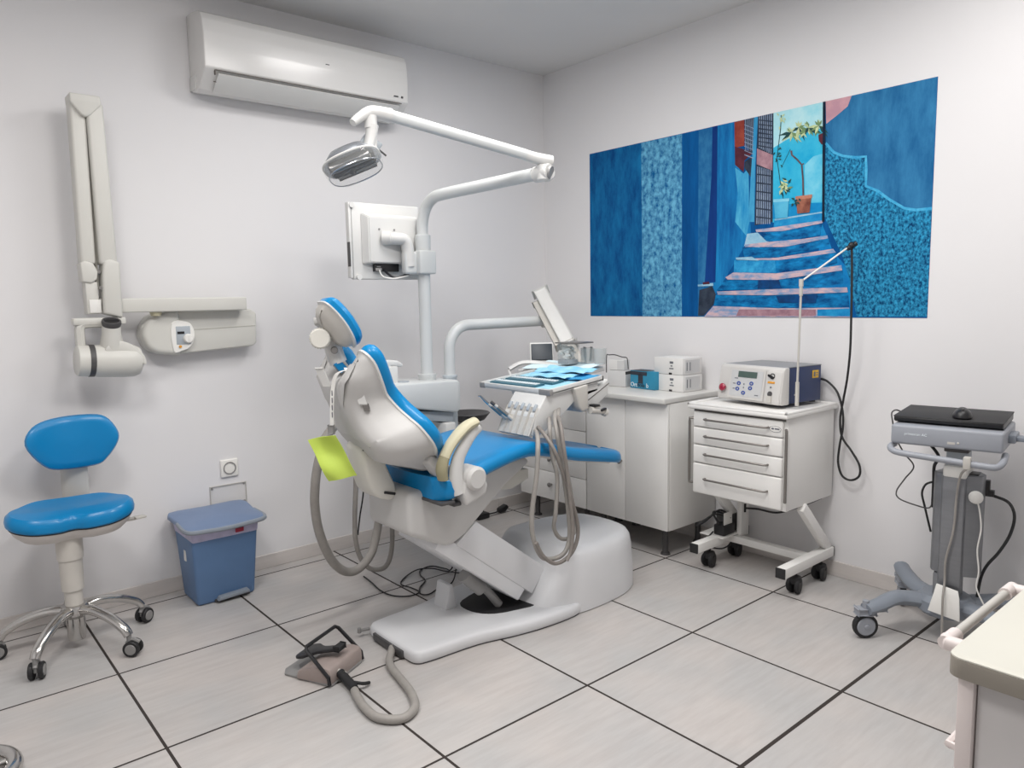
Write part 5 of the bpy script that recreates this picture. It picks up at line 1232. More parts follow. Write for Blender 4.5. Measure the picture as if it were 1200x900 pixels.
for y0, y1, ky in ((-.9535, -.6755, -.930), (-1.2305, -.9565, -1.21)):
    b = MB(); b.box(CX, CX + .018, y0, y1, CB + .0015, CT - .0015, .0015); dr = b.build('door', 'cabinet_white', cc)
    knob(dr, ky if ky > -1 else -.98, .47) if ky > -1 else None
for y in (-.73, -1.16):
    for x in (2.45, 2.73): cab_leg(cc, x, y)
MB().box(2.338, XR - .001, -1.236, -.100, CT + .0005, .830, .006, 3).thing('worktop', 'worktop_laminate', (2.56, -.67, CT), 'continuous white worktop lying over both cabinets', 'worktop')

# boxes on the worktop
def carton(name, c, size, rot, m, label, group=None, cat='box'):
    t = thing(name, c, label, cat, group, rotz=rot)
    sx, sy, sz_ = size
    MB().box(-sx / 2, sx / 2, -sy / 2, sy / 2, 0.001, sz_, .0015).build('box_body', m, t)
    return t
SG = 'white cartons on the worktop'
def wht(c, rot, label, sy=.195, sx=.155, h=.088):
    t = carton('carton', c, (sx, sy, h), rot, 'box_white', label, SG)
    b = MB(); b.obox((-sx / 2 - .0005, -.015, .005), ((1, 0, 0), (0, 1, 0), UP), (.0008, .010, .005)); b.build('tab_hole', 'black_plastic', t)
    b = MB()
    for z_, w_ in ((.064, .012), (.046, .006), (.032, .014)): b.obox((-sx / 2 - .0004, -.022, z_), ((1, 0, 0), (0, 1, 0), UP), (.0006, w_, .003 if z_ < .06 else .006))
    b.build('print', 'ink_grey', t)
    b = MB(); b.obox((0, -sy / 2 - .0004, h / 2), ((1, 0, 0), (0, 1, 0), UP), (.058, .0006, h / 2 - .010)); b.build('end_label', 'box_grey_white', t)
    b = MB()
    for x_ in (-.045, -.02): b.obox((x_, -sy / 2 - .001, h / 2), ((1, 0, 0), (0, 1, 0), UP), (.003, .0005, h / 2 - .022))
    b.build('end_print', 'ink_grey', t)
    return t
wht((2.672, -1.066, .8305), radians(-3), 'white carton below another at the right end of the worktop')
wht((2.672, -1.064, .9195), radians(-3), 'white carton on top of the right-hand stack on the worktop')
# blue box with lettering
bb = carton('blue_carton', (2.62, -.905, .8305), (.09, .185, .098), radians(-6), 'box_blue', 'blue box with lettering and a dark T-shaped print on the worktop')
b = MB(); b.obox((-.0455, .028, .084), ((1, 0, 0), (0, 1, 0), UP), (.0006, .064, .010)); b.obox((-.0455, .012, .055), ((1, 0, 0), (0, 1, 0), UP), (.0006, .018, .026)); b.box(-.045, .03, -.030, .088, .0975, .0985)
b.build('dark_print', 'box_dark', bb)
tf = lambda x, y, z: (-.0462 - z, -x, y)
b = MB(); b.text('Ort', lambda x, y, z: (-.0462 - z, .062 - x, .020 + y), .034, align='CENTER'); b.text('b', lambda x, y, z: (-.0462 - z, -.040 - x, .020 + y), .034)
b.build('lettering', 'ink_white', bb)
b = MB(); b.text('hola', lambda x, y, z: (-.0468 - z, .008 - x, .020 + y), .034); b.build('lettering', 'box_dark', bb)
# left stack
t = carton('grey_carton', (2.615, -.712, .8305), (.09, .115, .090), radians(10), 'box_grey_white', 'small greyish carton left of the blue box, bottom of its stack')
b = MB(); b.obox((.0, -.058, .078), ((1, 0, 0), (0, 1, 0), UP), (.045, .0008, .008)); b.build('dark_band', 'black_plastic', t)
t = carton('small_carton', (2.61, -.705, .9215), (.06, .10, .058), radians(10), 'box_white', 'small white carton on top of the greyish carton')
b = MB(); b.obox((-.0304, -.028, .029), ((1, 0, 0), (0, 1, 0), UP), (.0006, .022, .026)); b.build('side_panel', 'box_grey_white', t)
b = MB()
b.tube([(2.575, -.640, .905), (2.575, -.642, 1.0), (2.575, -.66, 1.006), (2.58, -.70, 1.008), (2.585, -.745, .998), (2.59, -.775, .995), (2.592, -.782, .98), (2.595, -.785, .93)], .003, 6, 4)
b.thing('spectacle_frame', 'dark_grey_plastic', (2.6, -.7, .92), 'thin dark wire frame bent over the small white carton', 'wire frame')

# ------------------------------------------------------------------ drawer trolley
tr = thing('drawer_trolley', (2.55, -1.635, 0), 'white four-drawer trolley on black casters by the right wall', 'trolley')
TX0, TX1, TY0, TY1 = 2.345, 2.772, -1.875, -1.390
MB().box(TX0 + .016, TX1, TY0, TY1, .390, .800, .006).build('body', 'trolley_white', tr)
b = MB(); b.box(TX0 - .016, TX1 + .006, TY0 - .014, TY1 + .014, .800, .822, .007, 3)
for (x0, x1, y0, y1) in ((TX0 - .016, TX0 + .002, TY0 - .014, TY1 + .014), (TX1 - .01, TX1 + .006, TY0 - .014, TY1 + .014), (TX0 - .016, TX1 + .006, TY0 - .014, TY0 + .004), (TX0 - .016, TX1 + .006, TY1 - .004, TY1 + .014)):
    b.box(x0, x1, y0, y1, .816, .830, .005)
b.build('top_tray', 'trolley_white', tr)
MB().box(TX0 + .012, TX0 + .02, TY0 + .01, TY1 - .01, .786, .801).build('top_gap', 'seam_dark', tr)
for k, (z0, z1) in enumerate(((.716, .788), (.632, .712), (.544, .628), (.396, .540))):
    b = MB(); b.box(TX0, TX0 + .018, TY0 + .016, TY1 - .010, z0, z1, .007, 3); dr = b.build('drawer', 'trolley_white', tr)
    zz = (z0 + z1) / 2 + (.004 if k < 3 else .004)
    b = MB(); b.tube([(TX0 + .004, TY1 - .082, zz), (TX0 - .016, TY1 - .082, zz), (TX0 - .022, TY1 - .092, zz), (TX0 - .022, TY0 + .092, zz), (TX0 - .016, TY0 + .082, zz), (TX0 + .004, TY0 + .082, zz)], .0048, 10, smooth=False); b.build('handle', 'handle_grey', dr)
    if k == 0:
        b = MB(); b.lathe([(0, 0), (.030, 0), (.030, .0014), (0, .0014)], (TX0, TY0 + .050, .752), (-1, 0, 0), 28, sx=.42 if False else 1, sy=.5); bd = b.build('badge', 'label_white', dr)
        b = MB(); b.lathe([(.026, .0014), (.028, .0014), (.028, .0020), (.026, .0020)], (TX0, TY0 + .050, .752), (-1, 0, 0), 28, sy=.5); b.ell((TX0 - .002, TY0 + .062, .753), (.0006, .007, .004)); b.box(TX0 - .0022, TX0 - .0012, TY0 + .030, TY0 + .052, .750, .756); b.build('badge_mark', 'ink_grey', bd)
for y_ in (TY1 + .016, TY0 - .006):
    b = MB(); x_ = TX0 + .010 if y_ > -1.6 else TX0 - .008
    s_ = 1 if y_ > -1.6 else 0
    b.tube([(x_ + .012, y_ - .016 * s_ + .008 * (1 - s_), .752), (x_, y_, .750), (x_, y_, .735), (x_, y_, .455), (x_, y_, .440), (x_ + .012, y_ - .016 * s_ + .008 * (1 - s_), .438)], .0065, 10, smooth=False); b.build('side_rail', 'handle_grey', tr)
BZ0, BZ1 = .100, .145
for y_ in (TY1 - .030, TY0 + .005):
    b = MB(); b.box(2.336, 2.775, y_ - .022, y_ + .022, BZ0, BZ1, .003); br = b.build('base_bar', 'trolley_white', tr)
    MB().box(2.330, 2.338, y_ - .0225, y_ + .0225, BZ0 - .0005, BZ1 + .0005, .002).build('end_cap', 'black_rubber', br); MB().box(2.772, 2.779, y_ - .022, y_ + .022, BZ0, BZ1, .002).build('end_cap', 'black_rubber', br)
    b = MB(); b.obox((2.625, y_, .262), ((.26, 0, -.26), (0, 1, 0), (.26, 0, .26)), (.175, .016, .022), .003); b.build('leg', 'trolley_white', tr)
    for x_ in (2.462, 2.690):
        b = MB()
        for s_ in (-1, 1): b.lathe([(0, 0), (.030, 0), (.036, .003), (.037, .014), (.033, .020), (0, .021)], (x_, y_ + s_ * .004, .037), (.25, s_, 0), 22)
        b.lathe([(0, .045), (.024, .045), (.030, .058), (.026, .076), (.010, .082), (0, .082)], (x_, y_, 0), UP, 16); b.cyl((x_, y_, .07), (x_, y_, BZ0 + .003), .008)
        b.build('caster', 'black_rubber', br)
b = MB(); b.box(2.60, 2.640, TY0 + .02, TY1 - .045, .100, .135, .003); b.build('cross_bar', 'trolley_white', tr)
b = MB(); b.box(2.63, 2.70, -1.487, -1.462, .135, .305, .003); b.build('cable_bracket', 'trolley_white', tr)
MB().box(2.50, 2.72, -1.470, -1.335, .140, .146, .001).build('shelf', 'trolley_white', tr)
# adapter and cables on the trolley shelf
ad_ = thing('power_adapter', (2.60, -1.42, .146), 'black power adapter heaped with cables on the trolley shelf', 'power adapter')
MB().box(2.52, 2.62, -1.462, -1.40, .147, .200, .008).build('body', 'black_plastic', ad_)
b = MB(); b.tube([(2.53, -1.43, .20), (2.52, -1.41, .235), (2.55, -1.38, .25), (2.60, -1.39, .24), (2.62, -1.43, .22), (2.58, -1.45, .23), (2.54, -1.40, .245), (2.50, -1.37, .22), (2.47, -1.35, .20), (2.48, -1.33, .185), (2.52, -1.35, .20), (2.57, -1.40, .26), (2.60, -1.44, .235)], .005, 8); b.build('cable', 'black_rubber', ad_)
b = MB(); b.tube([(2.52, -1.40, .16), (2.48, -1.395, .13), (2.47, -1.42, .10), (2.52, -1.45, .085), (2.58, -1.455, .09)], .004, 8); b.build('cable', 'black_rubber', ad_)
MB().box(2.60, 2.70, -1.445, -1.36, .147, .235, .008).thing('power_brick', 'dark_grey_plastic', (2.65, -1.40, .146), 'dark grey power brick behind the black adapter on the trolley shelf', 'power brick')
MB().box(2.53, 2.60, -1.455, -1.452, .20, .262, .001).thing('adapter_tag', 'label_white', (2.56, -1.45, .2), 'white paper tag among the cables on the trolley shelf', 'tag')
b = MB(); b.tube([(2.70, -1.86, .388), (2.66, -1.82, .362), (2.64, -1.74, .318), (2.65, -1.66, .285), (2.66, -1.56, .280), (2.66, -1.488, .270)], .005, 8); b.tube([(2.66, -1.487, .250), (2.66, -1.488, .292)], .007, 8, smooth=False)
b.thing('trolley_cable', 'black_rubber', (2.66, -1.6, .28), 'black cable hanging under the trolley body', 'cable')

# ------------------------------------------------------------------ laser device on the trolley
lz = thing('laser_device', (2.61, -1.635, .8305), 'laser device with a navy case and light grey control panel', 'laser device', rotz=radians(-8))
# local: x to the back, y to the left
W2 = .178
MB().box(-.105, .150, -.170, .165, .010, .172, .004).build('case', 'laser_navy', lz)
MB().box(-.108, .152, -.171, .166, .1715, .175, .001).build('case_top', 'laser_top', lz)
b = MB()
for x_, y_ in ((-.08, -.14), (-.08, .14), (.13, -.14), (.13, .14)): b.cyl((x_, y_, 0.0005), (x_, y_, .012), .014)
b.build('foot', 'black_rubber', lz)
fp = [(-.150, .012), (-.152, .030), (-.128, .165), (-.118, .174), (-.09, .174), (-.09, .008), (-.14, .008)]
MB().prism(fp, XZ, -.182, W2, .006, 3).build('front_bezel', 'laser_bezel', lz)
bz = lz.children[-1]
MB().prism([(-.158, .010), (-.160, .022), (-.134, .155), (-.12, .168), (-.10, .166), (-.10, .008)], XZ, -.178, -.100, .010, 3).build('key_panel', 'laser_bezel', bz)
fu = V((.026, 0, .143)).normalized(); fo = V((-fu.z, 0, fu.x)); p0 = V((-.1515, 0, .028))
def fc(y, u, h=0.0): return p0 + V((0, y, 0)) + fu * u + fo * h
def plate(y0, y1, u0, u1, h, th, m, nm, par, bev=.001, extra=None):
    b = MB(); b.obox(fc((y0 + y1) / 2, (u0 + u1) / 2, h), ((0, 1, 0), fu, fo), ((y1 - y0) / 2, (u1 - u0) / 2, th), bev); return b.build(nm, m, par)
pl = plate(-.088, .110, -.005, .130, .003, .003, 'laser_bezel', 'panel_frame', bz, .003)
pf = plate(-.078, .100, .004, .122, .0055, .002, 'laser_panel', 'control_panel', pl, .001)
plate(-.045, .060, .092, .118, .0078, .0012, 'lcd_green', 'display', pf, .001)
for y_, u_ in ((.052, .062), (-.020, .066), (.056, .036), (-.016, .044), (.020, .020)):
    b = MB(); b.lathe([(.0055, 0), (.011, 0), (.011, .002), (.0055, .002)], fc(y_, u_, .0075), fo, 20, sx=1, sy=.8); b.build('button', 'button_blue', pf)
b = MB()
for y_, u_, w_ in ((.022, .060, .003), (.022, .044, .003), (.07, .085, .010), (.078, .06, .008), (.078, .036, .006), (-.055, .014, .010)): b.obox(fc(y_, u_, .0078), ((0, 1, 0), fu, fo), (w_, .0022 if w_ > .005 else .004, .0004))
b.build('panel_print', 'ink_grey', pf)
b = MB(); b.lathe([(0, 0), (.012, 0), (.012, .006), (.017, .009), (.018, .016), (.013, .021), (0, .023)], fc(.142, .036, 0), fo, 24); b.build('emergency_button', 'emergency_red', bz)
b = MB(); b.lathe([(.005, 0), (.009, 0), (.009, .001), (.005, .001)], fc(.140, .068, 0), fo, 16); b.build('warning_ring', 'label_orange', bz)
b = MB(); b.lathe([(.010, .0), (.013, 0), (.013, .003), (.010, .003)], fc(-.128, .108, .005), fo, 20); b.obox(fc(-.122, .106, .010), ((0, .8, .3), fu, fo), (.014, .004, .004), .001); b.build('key_switch', 'black_plastic', bz)
plate(-.145, -.108, .076, .084, .007, .0015, 'label_orange', 'warning_label', bz, .0003)
b = MB(); b.cyl(fc(-.127, .058, .005), fc(-.127, .058, .009), .004); b.build('status_light', 'ink_grey', bz)
b = MB(); b.cyl(fc(-.127, .028, .004), fc(-.127, .028, .010), .013, .012); b.build('fibre_port', 'dark_grey_plastic', bz)
b = MB(); b.obox(fc(-.128, .004, .010), ((0, 1, 0), fu, fo), (.011, .013, .004), .002); b.build('port_cap', 'rail_grey', bz)
b = MB(); b.box(.085, .128, -.172, -.1695, .115, .150, .0003); wl = b.build('warning_label', 'label_yellow', lz)
b = MB(); b.box(.092, .104, -.1728, -.1718, .121, .144); b.box(.110, .123, -.1728, -.1718, .126, .130); b.box(.110, .123, -.1728, -.1718, .136, .140); b.build('label_print', 'ink_grey', wl)
# fibre arm on the right side of the device
fa = thing('fibre_holder', (2.50, -1.835, .90), 'thin grey jointed stand rising beside the laser device', 'stand')
q0, q1 = V((2.500, -1.836, .838)), V((2.500, -1.842, 1.330))
MB().cyl(q0, q0 + UP * .105, .0085).build('mount_tube', 'rail_grey', fa)
MB().cyl(q0 + UP * .10, q1, .0048).build('upright', 'rail_grey', fa)
b = MB(); b.cyl(q1 - UP * .01, q1 + UP * .035, .0075); b.cyl(q1 + UP * .030, q1 + UP * .062, .0095); b.cyl(q0 + UP * .045 + V((-.002, -.004, 0)), q0 + UP * .045 + V((.014, .018, 0)), .004); b.build('joint', 'rail_grey', fa)
q2 = V((2.660, -1.972, 1.528))
MB().cyl(q1 + UP * .052, q2, .0038).build('boom', 'label_white', fa)
b = MB(); b.ell(q2 + V((.006, -.006, .004)), (.016, .014, .015)); b.cyl(q2 + V((-.008, .006, -.01)), q2 + V((.022, -.018, .012)), .011); b.build('end_clamp', 'black_plastic', fa)
b = MB(); b.tube([(2.668, -1.978, 1.52), (2.672, -1.981, 1.40), (2.674, -1.983, 1.22), (2.685, -1.978, 1.08), (2.715, -1.955, .95), (2.735, -1.930, .84), (2.738, -1.918, .76), (2.736, -1.930, .68), (2.736, -1.975, .62), (2.738, -2.012, .56), (2.738, -2.012, .51), (2.738, -1.975, .485), (2.738, -1.935, .50), (2.738, -1.915, .56), (2.738, -1.920, .64), (2.737, -1.932, .72), (2.737, -1.928, .80), (2.74, -1.90, .88), (2.755, -1.845, .925), (2.765, -1.80, .935)], .0052, 8, 8)
b.thing('fibre_cable', 'black_rubber', (2.70, -1.95, .9), 'black cable looping down beside the trolley from the thin jointed stand', 'cable')

# ------------------------------------------------------------------ scanner cart
ct = thing('scanner_cart', (2.494, -2.468, 0), 'grey column cart on casters holding a closed black laptop by the right wall', 'cart', rotz=radians(9.5))
# local: -x faces the room, y to the left
MB().box(-.165, .150, -.178, .178, .765, .838, .010, 3).build('head_box', 'cart_grey', ct)
hb_ = ct.children[-1]
b = MB(); b.text('primescan AC', lambda x, y, z: (-.1655 - z, .095 - x, .806 + y), .013); b.build('lettering', 'ink_white', hb_)
b = MB(); b.obox((-.1655, -.020, .786), ((1, 0, 0), (0, 1, 0), UP), (.0008, .012, .004)); b.ell((-.1655, -.042, .788), (.002, .004, .004)); b.build('power_mark', 'rail_grey', hb_)
b = MB(); b.box(-.05, .06, -.200, -.176, .785, .815, .004); b.box(-.03, .03, -.30, -.198, .790, .806, .003); b.build('side_arm', 'cart_leg_grey', ct)
b = MB(); b.tube([(-.10, .178, .752), (-.16, .178, .752), (-.190, .165, .745), (-.198, .13, .738), (-.198, 0, .730), (-.198, -.13, .722), (-.190, -.165, .722), (-.16, -.178, .735), (-.10, -.178, .750)], .0115, 12, 6); b.build('front_handle', 'cart_grey', ct)
b = MB(); b.box(-.055, .06, -.055, .012, .66, .77, .006); b.build('neck', 'cool_grey_plastic', ct)
MB().box(-.066, .05, -.062, .018, .735, .757, .004).build('neck_block', 'dark_grey_plastic', ct)
b = MB(); b.prism([(-.075, .016), (-.080, -.060), (.06, -.065), (.06, .03)], XY, .640, .685, .008); b.build('neck_collar', 'label_white', ct)
b = MB(); b.prism([(-.075, .016), (-.078, -.056), (-.052, -.062), (-.045, .024)], XY, .228, .645, .004)
b.build('column_front', 'cart_silver', ct)
b = MB(); b.prism([(-.060, -.060), (-.040, -.106), (.010, -.112), (.05, -.09), (.05, .03), (-.020, .054), (-.044, .044), (-.056, .020)], XY, .265, .650, .004); b.build('column_shell', 'cart_silver', ct)
MB().box(-.030, .03, -.092, -.058, .645, .654, .002).build('column_cap', 'black_plastic', ct)
b = MB(); b.box(-.04, .05, -.05, .04, .10, .26, .01); b.build('lower_column', 'cart_silver', ct)
# base with four legs
def cleg(pts, nm='leg'):
    b = MB(); b.tube(pts, lambda u: .040 - .010 * u, 12, 6, flat=.75, up=UP); return b.build(nm, 'cart_leg_grey', ct)
def caster(leg, x, y, z, ax, r=.048):
    ax = V(ax).normalized(); fw = V((-ax.y, ax.x, 0)); c = V((x, y, r))
    b = MB(); b.lathe([(0, -.011), (r - .010, -.011), (r - .002, -.011), (r, -.006), (r, .006), (r - .002, .011), (0, .011)], c, ax, 26); cs = b.build('caster', 'black_rubber', leg)
    b = MB()
    for s_ in (-1, 1): b.lathe([(0, 0), (r - .012, 0), (r - .015, .004), (.010, .005), (.008, .009), (0, .010)], c + ax * (.011 * s_), ax * s_, 22)
    b.tube([c + UP * (r + .006) - fw * .01, c + UP * (r + .002) + fw * .025], .017, 10, smooth=False); b.obox(c + UP * (r + .012) - fw * .0, (fw, ax, UP), (.034, .017, .012), .006); b.cyl(c + UP * (r + .01), c + UP * (z - .008), .012)
    b.obox(c + UP * (r + .016) + fw * .050, (fw, ax, UP), (.028, .012, .005), .004)
    b.build('caster_fork', 'cart_grey', cs)
l1 = cleg([(-.02, .03, .135), (-.06, .12, .140), (-.105, .16, .142), (-.165, .195, .128), (-.215, .228, .118)]); caster(l1, -.207, .232, .11, (-.75, -.66, 0))
l2 = cleg([(.02, .03, .135), (.10, .12, .138), (.19, .185, .155), (.230, .205, .165)]); caster(l2, .215, .195, .13, (.4, -.9, 0), .045)
l3 = cleg([(-.02, -.04, .135), (-.06, -.13, .138), (-.10, -.19, .135), (-.17, -.25, .115)]); caster(l3, -.16, -.245, .10, (-.8, .6, 0))
l4 = cleg([(.02, -.04, .135), (.10, -.14, .138), (.17, -.21, .14), (.20, -.24, .135)]); caster(l4, .185, -.225, .12, (.6, .7, 0), .045)
b = MB(); b.lathe([(0, .095), (.085, .095), (.10, .11), (.10, .15), (.08, .17), (0, .172)], (0, 0, 0), UP, 24); b.build('base_hub', 'cart_leg_grey', ct)
b = MB()
b.prism([(.016, .235), (.022, .20), (.038, .130), (-.068, .112), (-.062, .195), (-.056, .222)], lambda a, b_, w: (-.112 + w + .20 * max(0, b_ - .16), a, b_), -.004, .004, .002); b.build('front_plate', 'paper_white', ct)

KBM = Matrix.Translation((2.494, -2.468, 0)) @ Matrix.Rotation(radians(9.5), 4, 'Z')
def W_(x, y, z): return KBM @ V((x, y, z))
kb = thing('closed_laptop', W_(.02, .003, .8385), 'flat black closed laptop on top of the grey cart', 'laptop', rotz=radians(9.5))
MB().prism([(-.140, .008), (-.143, .020), (-.138, .026), (.135, .030), (.135, .004), (-.120, .001)], XZ, -.172, .176, .003).build('lower_case', 'black_plastic', kb)
MB().prism([(-.143, .0225), (-.141, .027), (.136, .034), (.136, .029)], XZ, -.174, .178, .002).build('lid', 'black_rubber', kb)
ms = thing('computer_mouse', W_(-.060, -.035, .867), 'black computer mouse lying on the closed black laptop', 'mouse', rotz=radians(20))
b = MB(); b.pad(smooth2([(-.045, -.020), (-.02, -.031), (.025, -.030), (.048, -.018), (.050, 0), (.048, .018), (.025, .030), (-.02, .031), (-.045, .020), (-.052, 0)], 4), lambda a, b_, h: (a, b_, h), [(.004, 0), (0, .004), (.001, .012), (.006, .022), (.014, .030)], .008); b.build('shell', 'black_plastic', ms)
b = MB(); b.cyl((-.030, -.004, .034), (-.030, .004, .034), .006); b.build('scroll_wheel', 'dark_grey_plastic', ms)
# cables of the cart
def wcab(name, pts, r, m, label, cat='cable'):
    p = [W_(*q) for q in pts]
    return MB().tube(p, r, 8, 8).thing(name, m, p[0], label, cat)
wcab('laptop_cable', [(.02, .178, .856), (.0, .198, .868), (-.04, .205, .862), (-.07, .195, .835), (-.05, .186, .77), (.0, .165, .70), (.03, .135, .645), (.03, .165, .59), (.02, .19, .54), (.0, .175, .515), (-.01, .11, .50), (-.01, .068, .498), (.01, .06, .52)], .0028, 'dark_grey_plastic', 'thin dark cable looping down from the laptop left of the cart column')
wcab('scanner_cable', [(-.02, .09, .768), (-.03, .05, .725), (-.03, .04, .70), (-.02, .055, .665), (-.0, .058, .60), (.0, .058, .50)], .006, 'black_rubber', 'thick black cable along the left edge of the cart column')
wcab('data_cable', [(.0, .06, .60), (.0, .085, .585), (-.005, .095, .55), (-.0, .085, .50), (.0, .07, .44), (.01, .062, .40)], .004, 'black_rubber', 'short black cable loop beside the left edge of the cart column')
wcab('power_cable', [(.02, -.105, .575), (.02, -.140, .57), (.01, -.185, .555), (.0, -.205, .51), (-.0, -.195, .44), (-.01, -.165, .37), (-.0, -.13, .31), (.02, -.11, .25), (.03, -.10, .17)], .0055, 'black_rubber', 'black power cable bowing out right of the cart column')
b = MB(); b.obox(W_(.02, -.118, .580), ((1, .17, 0), (-.17, 1, 0), UP), (.012, .020, .012), .003); b.obox(W_(.02, -.112, .600), ((1, .17, 0), (-.17, 1, 0), UP), (.014, .012, .028), .003)
b.thing('power_plug', 'black_plastic', W_(.02, -.112, .58), 'black power plug in the right side of the cart column', 'plug')
wcab('tip_hose', [(-.125, -.075, .722), (-.105, -.065, .69), (-.098, -.045, .66), (-.095, -.035, .58), (-.094, -.030, .45), (-.094, -.010, .33), (-.094, -.010, .25), (-.128, -.012, .20), (-.134, -.014, .13), (-.136, -.016, .06), (-.136, -.02, .03)], .0042, 'hose_grey', 'grey hose running down the front of the cart column', 'hose')
wcab('white_cable', [(-.065, -.094, .57), (-.06, -.104, .53), (-.06, -.112, .46), (-.06, -.104, .38), (-.06, -.112, .30), (-.06, -.107, .24), (-.06, -.127, .19), (-.06, -.142, .165), (-.06, -.150, .150)], .0028, 'label_white', 'thin white cable hanging right of the cart column')
b = MB(); b.lathe([(0, -.004), (.020, -.004), (.024, 0), (.020, .006), (.010, .010), (0, .011)], W_(-.07, -.092, .578), (-1, -.2, .1), 20); b.thing('scanner_tip_cap', 'label_white', W_(-.07, -.116, .578), 'round white cap hanging at the right edge of the cart column', 'cap')
b = MB(); b.obox(W_(-.200, -.078, .728), ((1, .17, 0), (-.17, 1, 0), UP), (.014, .012, .022), .004); b.thing('hose_clip', 'rail_grey', W_(-.2, -.078, .74), 'small grey clip holding the hose on the cart handle', 'clip')
b = MB(); b.obox((2.395, -2.520, .012), ((.8, .6, 0), (-.6, .8, 0), UP), (.010, .030, .008), .003); fc_ = b.thing('hose_end_clip', 'label_white', (2.395, -2.52, 0), 'small white clear clip on the floor in front of the cart', 'clip')

# ------------------------------------------------------------------ desk with drawers at the lower right
dk = thing('desk', (1.25, -3.45, 0), 'pale desk unit with a rounded top in the lower right corner', 'desk')
DX, DY, DZ = .703, -3.072, .752
def rr(x0, x1, y0, y1, r):
    pts = []
    for cx, cy, a0 in ((x1 - r, y1 - r, 0), (x0 + r, y1 - r, 90), (x0 + r, y0 + r, 180), (x1 - r, y0 + r, 270)):
        for k in range(7):
            a = radians(a0 + 15 * k); pts.append((cx + r * cos(a), cy + r * sin(a)))
    return pts
MB().prism(rr(DX, 1.95, -3.95, DY, .022), XY, .7185, .7495, .001).build('desktop_edge', 'desk_edge', dk)
MB().prism(rr(DX + .0005, 1.9495, -3.9495, DY - .0005, .022), XY, .7495, .7525, .0008).build('desktop', 'desk_top', dk)
MB().box(DX + .022, 1.93, -3.93, DY - .040, .02, .7185, .002).build('body', 'desk_side', dk)
for z0, z1 in ((.545, .714), (.372, .541), (.199, .368), (.03, .195)):
    b = MB(); b.box(DX + .012, DX + .45, DY - .038, DY - .014, z0, z1, .003); dr = b.build('drawer', 'pink_white', dk)
    zz = z0 + .030
    b = MB(); b.tube([(DX + .05, DY - .016, zz), (DX + .05, DY + .006, zz), (DX + .30, DY + .006, zz), (DX + .30, DY - .016, zz)], .007, 8, smooth=False); b.build('handle', 'pink_white', dr)
# towel rail at the far edge
b = MB(); b.tube([(.83, DY - .03, .715), (.83, DY + .040, .715), (.845, DY + .045, .715)], .013, 12, smooth=False); b.cyl((.825, DY + .043, .715), (.875, DY + .043, .715), .0125); b.build('rail_bracket', 'pink_white', dk)
b = MB(); b.tube([(1.18, DY - .03, .715), (1.18, DY + .043, .715)], .013, 12, smooth=False); b.cyl((1.14, DY + .043, .715), (1.19, DY + .043, .715), .0125); b.build('rail_bracket', 'pink_white', dk)
MB().cyl((.84, DY + .043, .715), (1.18, DY + .043, .715), .0085).build('rail', 'rail_grey', dk)

# ------------------------------------------------------------------ foot control and its hose
fcn = thing('foot_control', (.56, -1.09, 0), 'grey wedge foot control with black pedal and black wire handle on the floor', 'foot control', rotz=radians(0))
FL = V((.579, -1.089, 0))
# world axes of the wedge: toe points to -x+y side
E_ = MB()
fa_ = radians(-62)
fx = V((cos(fa_), sin(fa_), 0)); fy = V((-fx.y, fx.x, 0))      # fx: toe -> heel
def fq(a, b_, h): return fx * a + fy * b_ + UP * h
pr_ = [(-.150, .002), (-.150, .008), (-.085, .020), (-.080, .046), (-.02, .072), (.045, .082), (.078, .072), (.088, .040), (.088, .002)]
def wq(a, b_, w): return fq(a, w * (1 if a < 0 else 1), b_)
E_.prism([(-.060, .004), (-.055, .036), (.0, .056), (.050, .066), (.082, .062), (.090, .040), (.090, .004)], lambda a, b_, w: fq(a, w, b_), -.098, .098, .008, 2)
E_.build('housing', 'pedal_taupe', fcn)
MB().prism([(-.140, -.055), (-.120, -.085), (.08, -.100), (.092, -.092), (.092, .092), (.08, .100), (-.110, .09), (-.135, .06)], lambda a, b_, w: fq(a, b_, w), .001, .010, .003).build('floor_plate', 'hub_grey', fcn)
b = MB(); b.prism(smooth2([(-.105, 0), (-.10, .045), (-.065, .055), (-.02, .025), (.05, .018), (.055, -.018), (-.02, -.025), (-.065, -.055), (-.10, -.045)], 3), lambda a, b_, w: fq(a, b_, w + .45 * (a + .1) * .55), .048, .060, .004); b.obox(fq(.060, 0, .098), (fy, fx, UP), (.022, .010, .008), .003)
b.build('pedal', 'black_plastic', fcn)
b = MB(); b.tube([fq(.085, -.102, .008), fq(.082, -.102, .035), fq(-.010, -.096, .118), fq(-.018, -.086, .126), fq(-.018, .086, .126), fq(-.010, .096, .118), fq(.082, .102, .035), fq(.085, .102, .008)], .0070, 8, smooth=False); b.build('carry_handle', 'black_plastic', fcn)
b = MB(); b.cyl(fq(.085, -.050, .034), fq(.108, -.054, .030), .011); b.build('hose_socket', 'rail_grey', fcn)
fcn.location = FL
hs = FL + fq(.108, -.054, .030)
fh = MB(); fh.tube([hs, hs + V((-.002, -.030, -.010)), (.578, -1.285, .016), (.558, -1.36, .015), (.545, -1.43, .015), (.548, -1.51, .015), (.600, -1.565, .015), (.665, -1.540, .015), (.705, -1.46, .015), (.728, -1.36, .015), (.748, -1.26, .015), (.772, -1.205, .016), (.800, -1.17, .020), (.825, -1.14, .022)], .0145, 12, 8)
ho = fh.thing('foot_control_hose', 'hose_grey', (.6, -1.5, 0), 'thick grey hose looping over the floor from the foot control', 'hose')
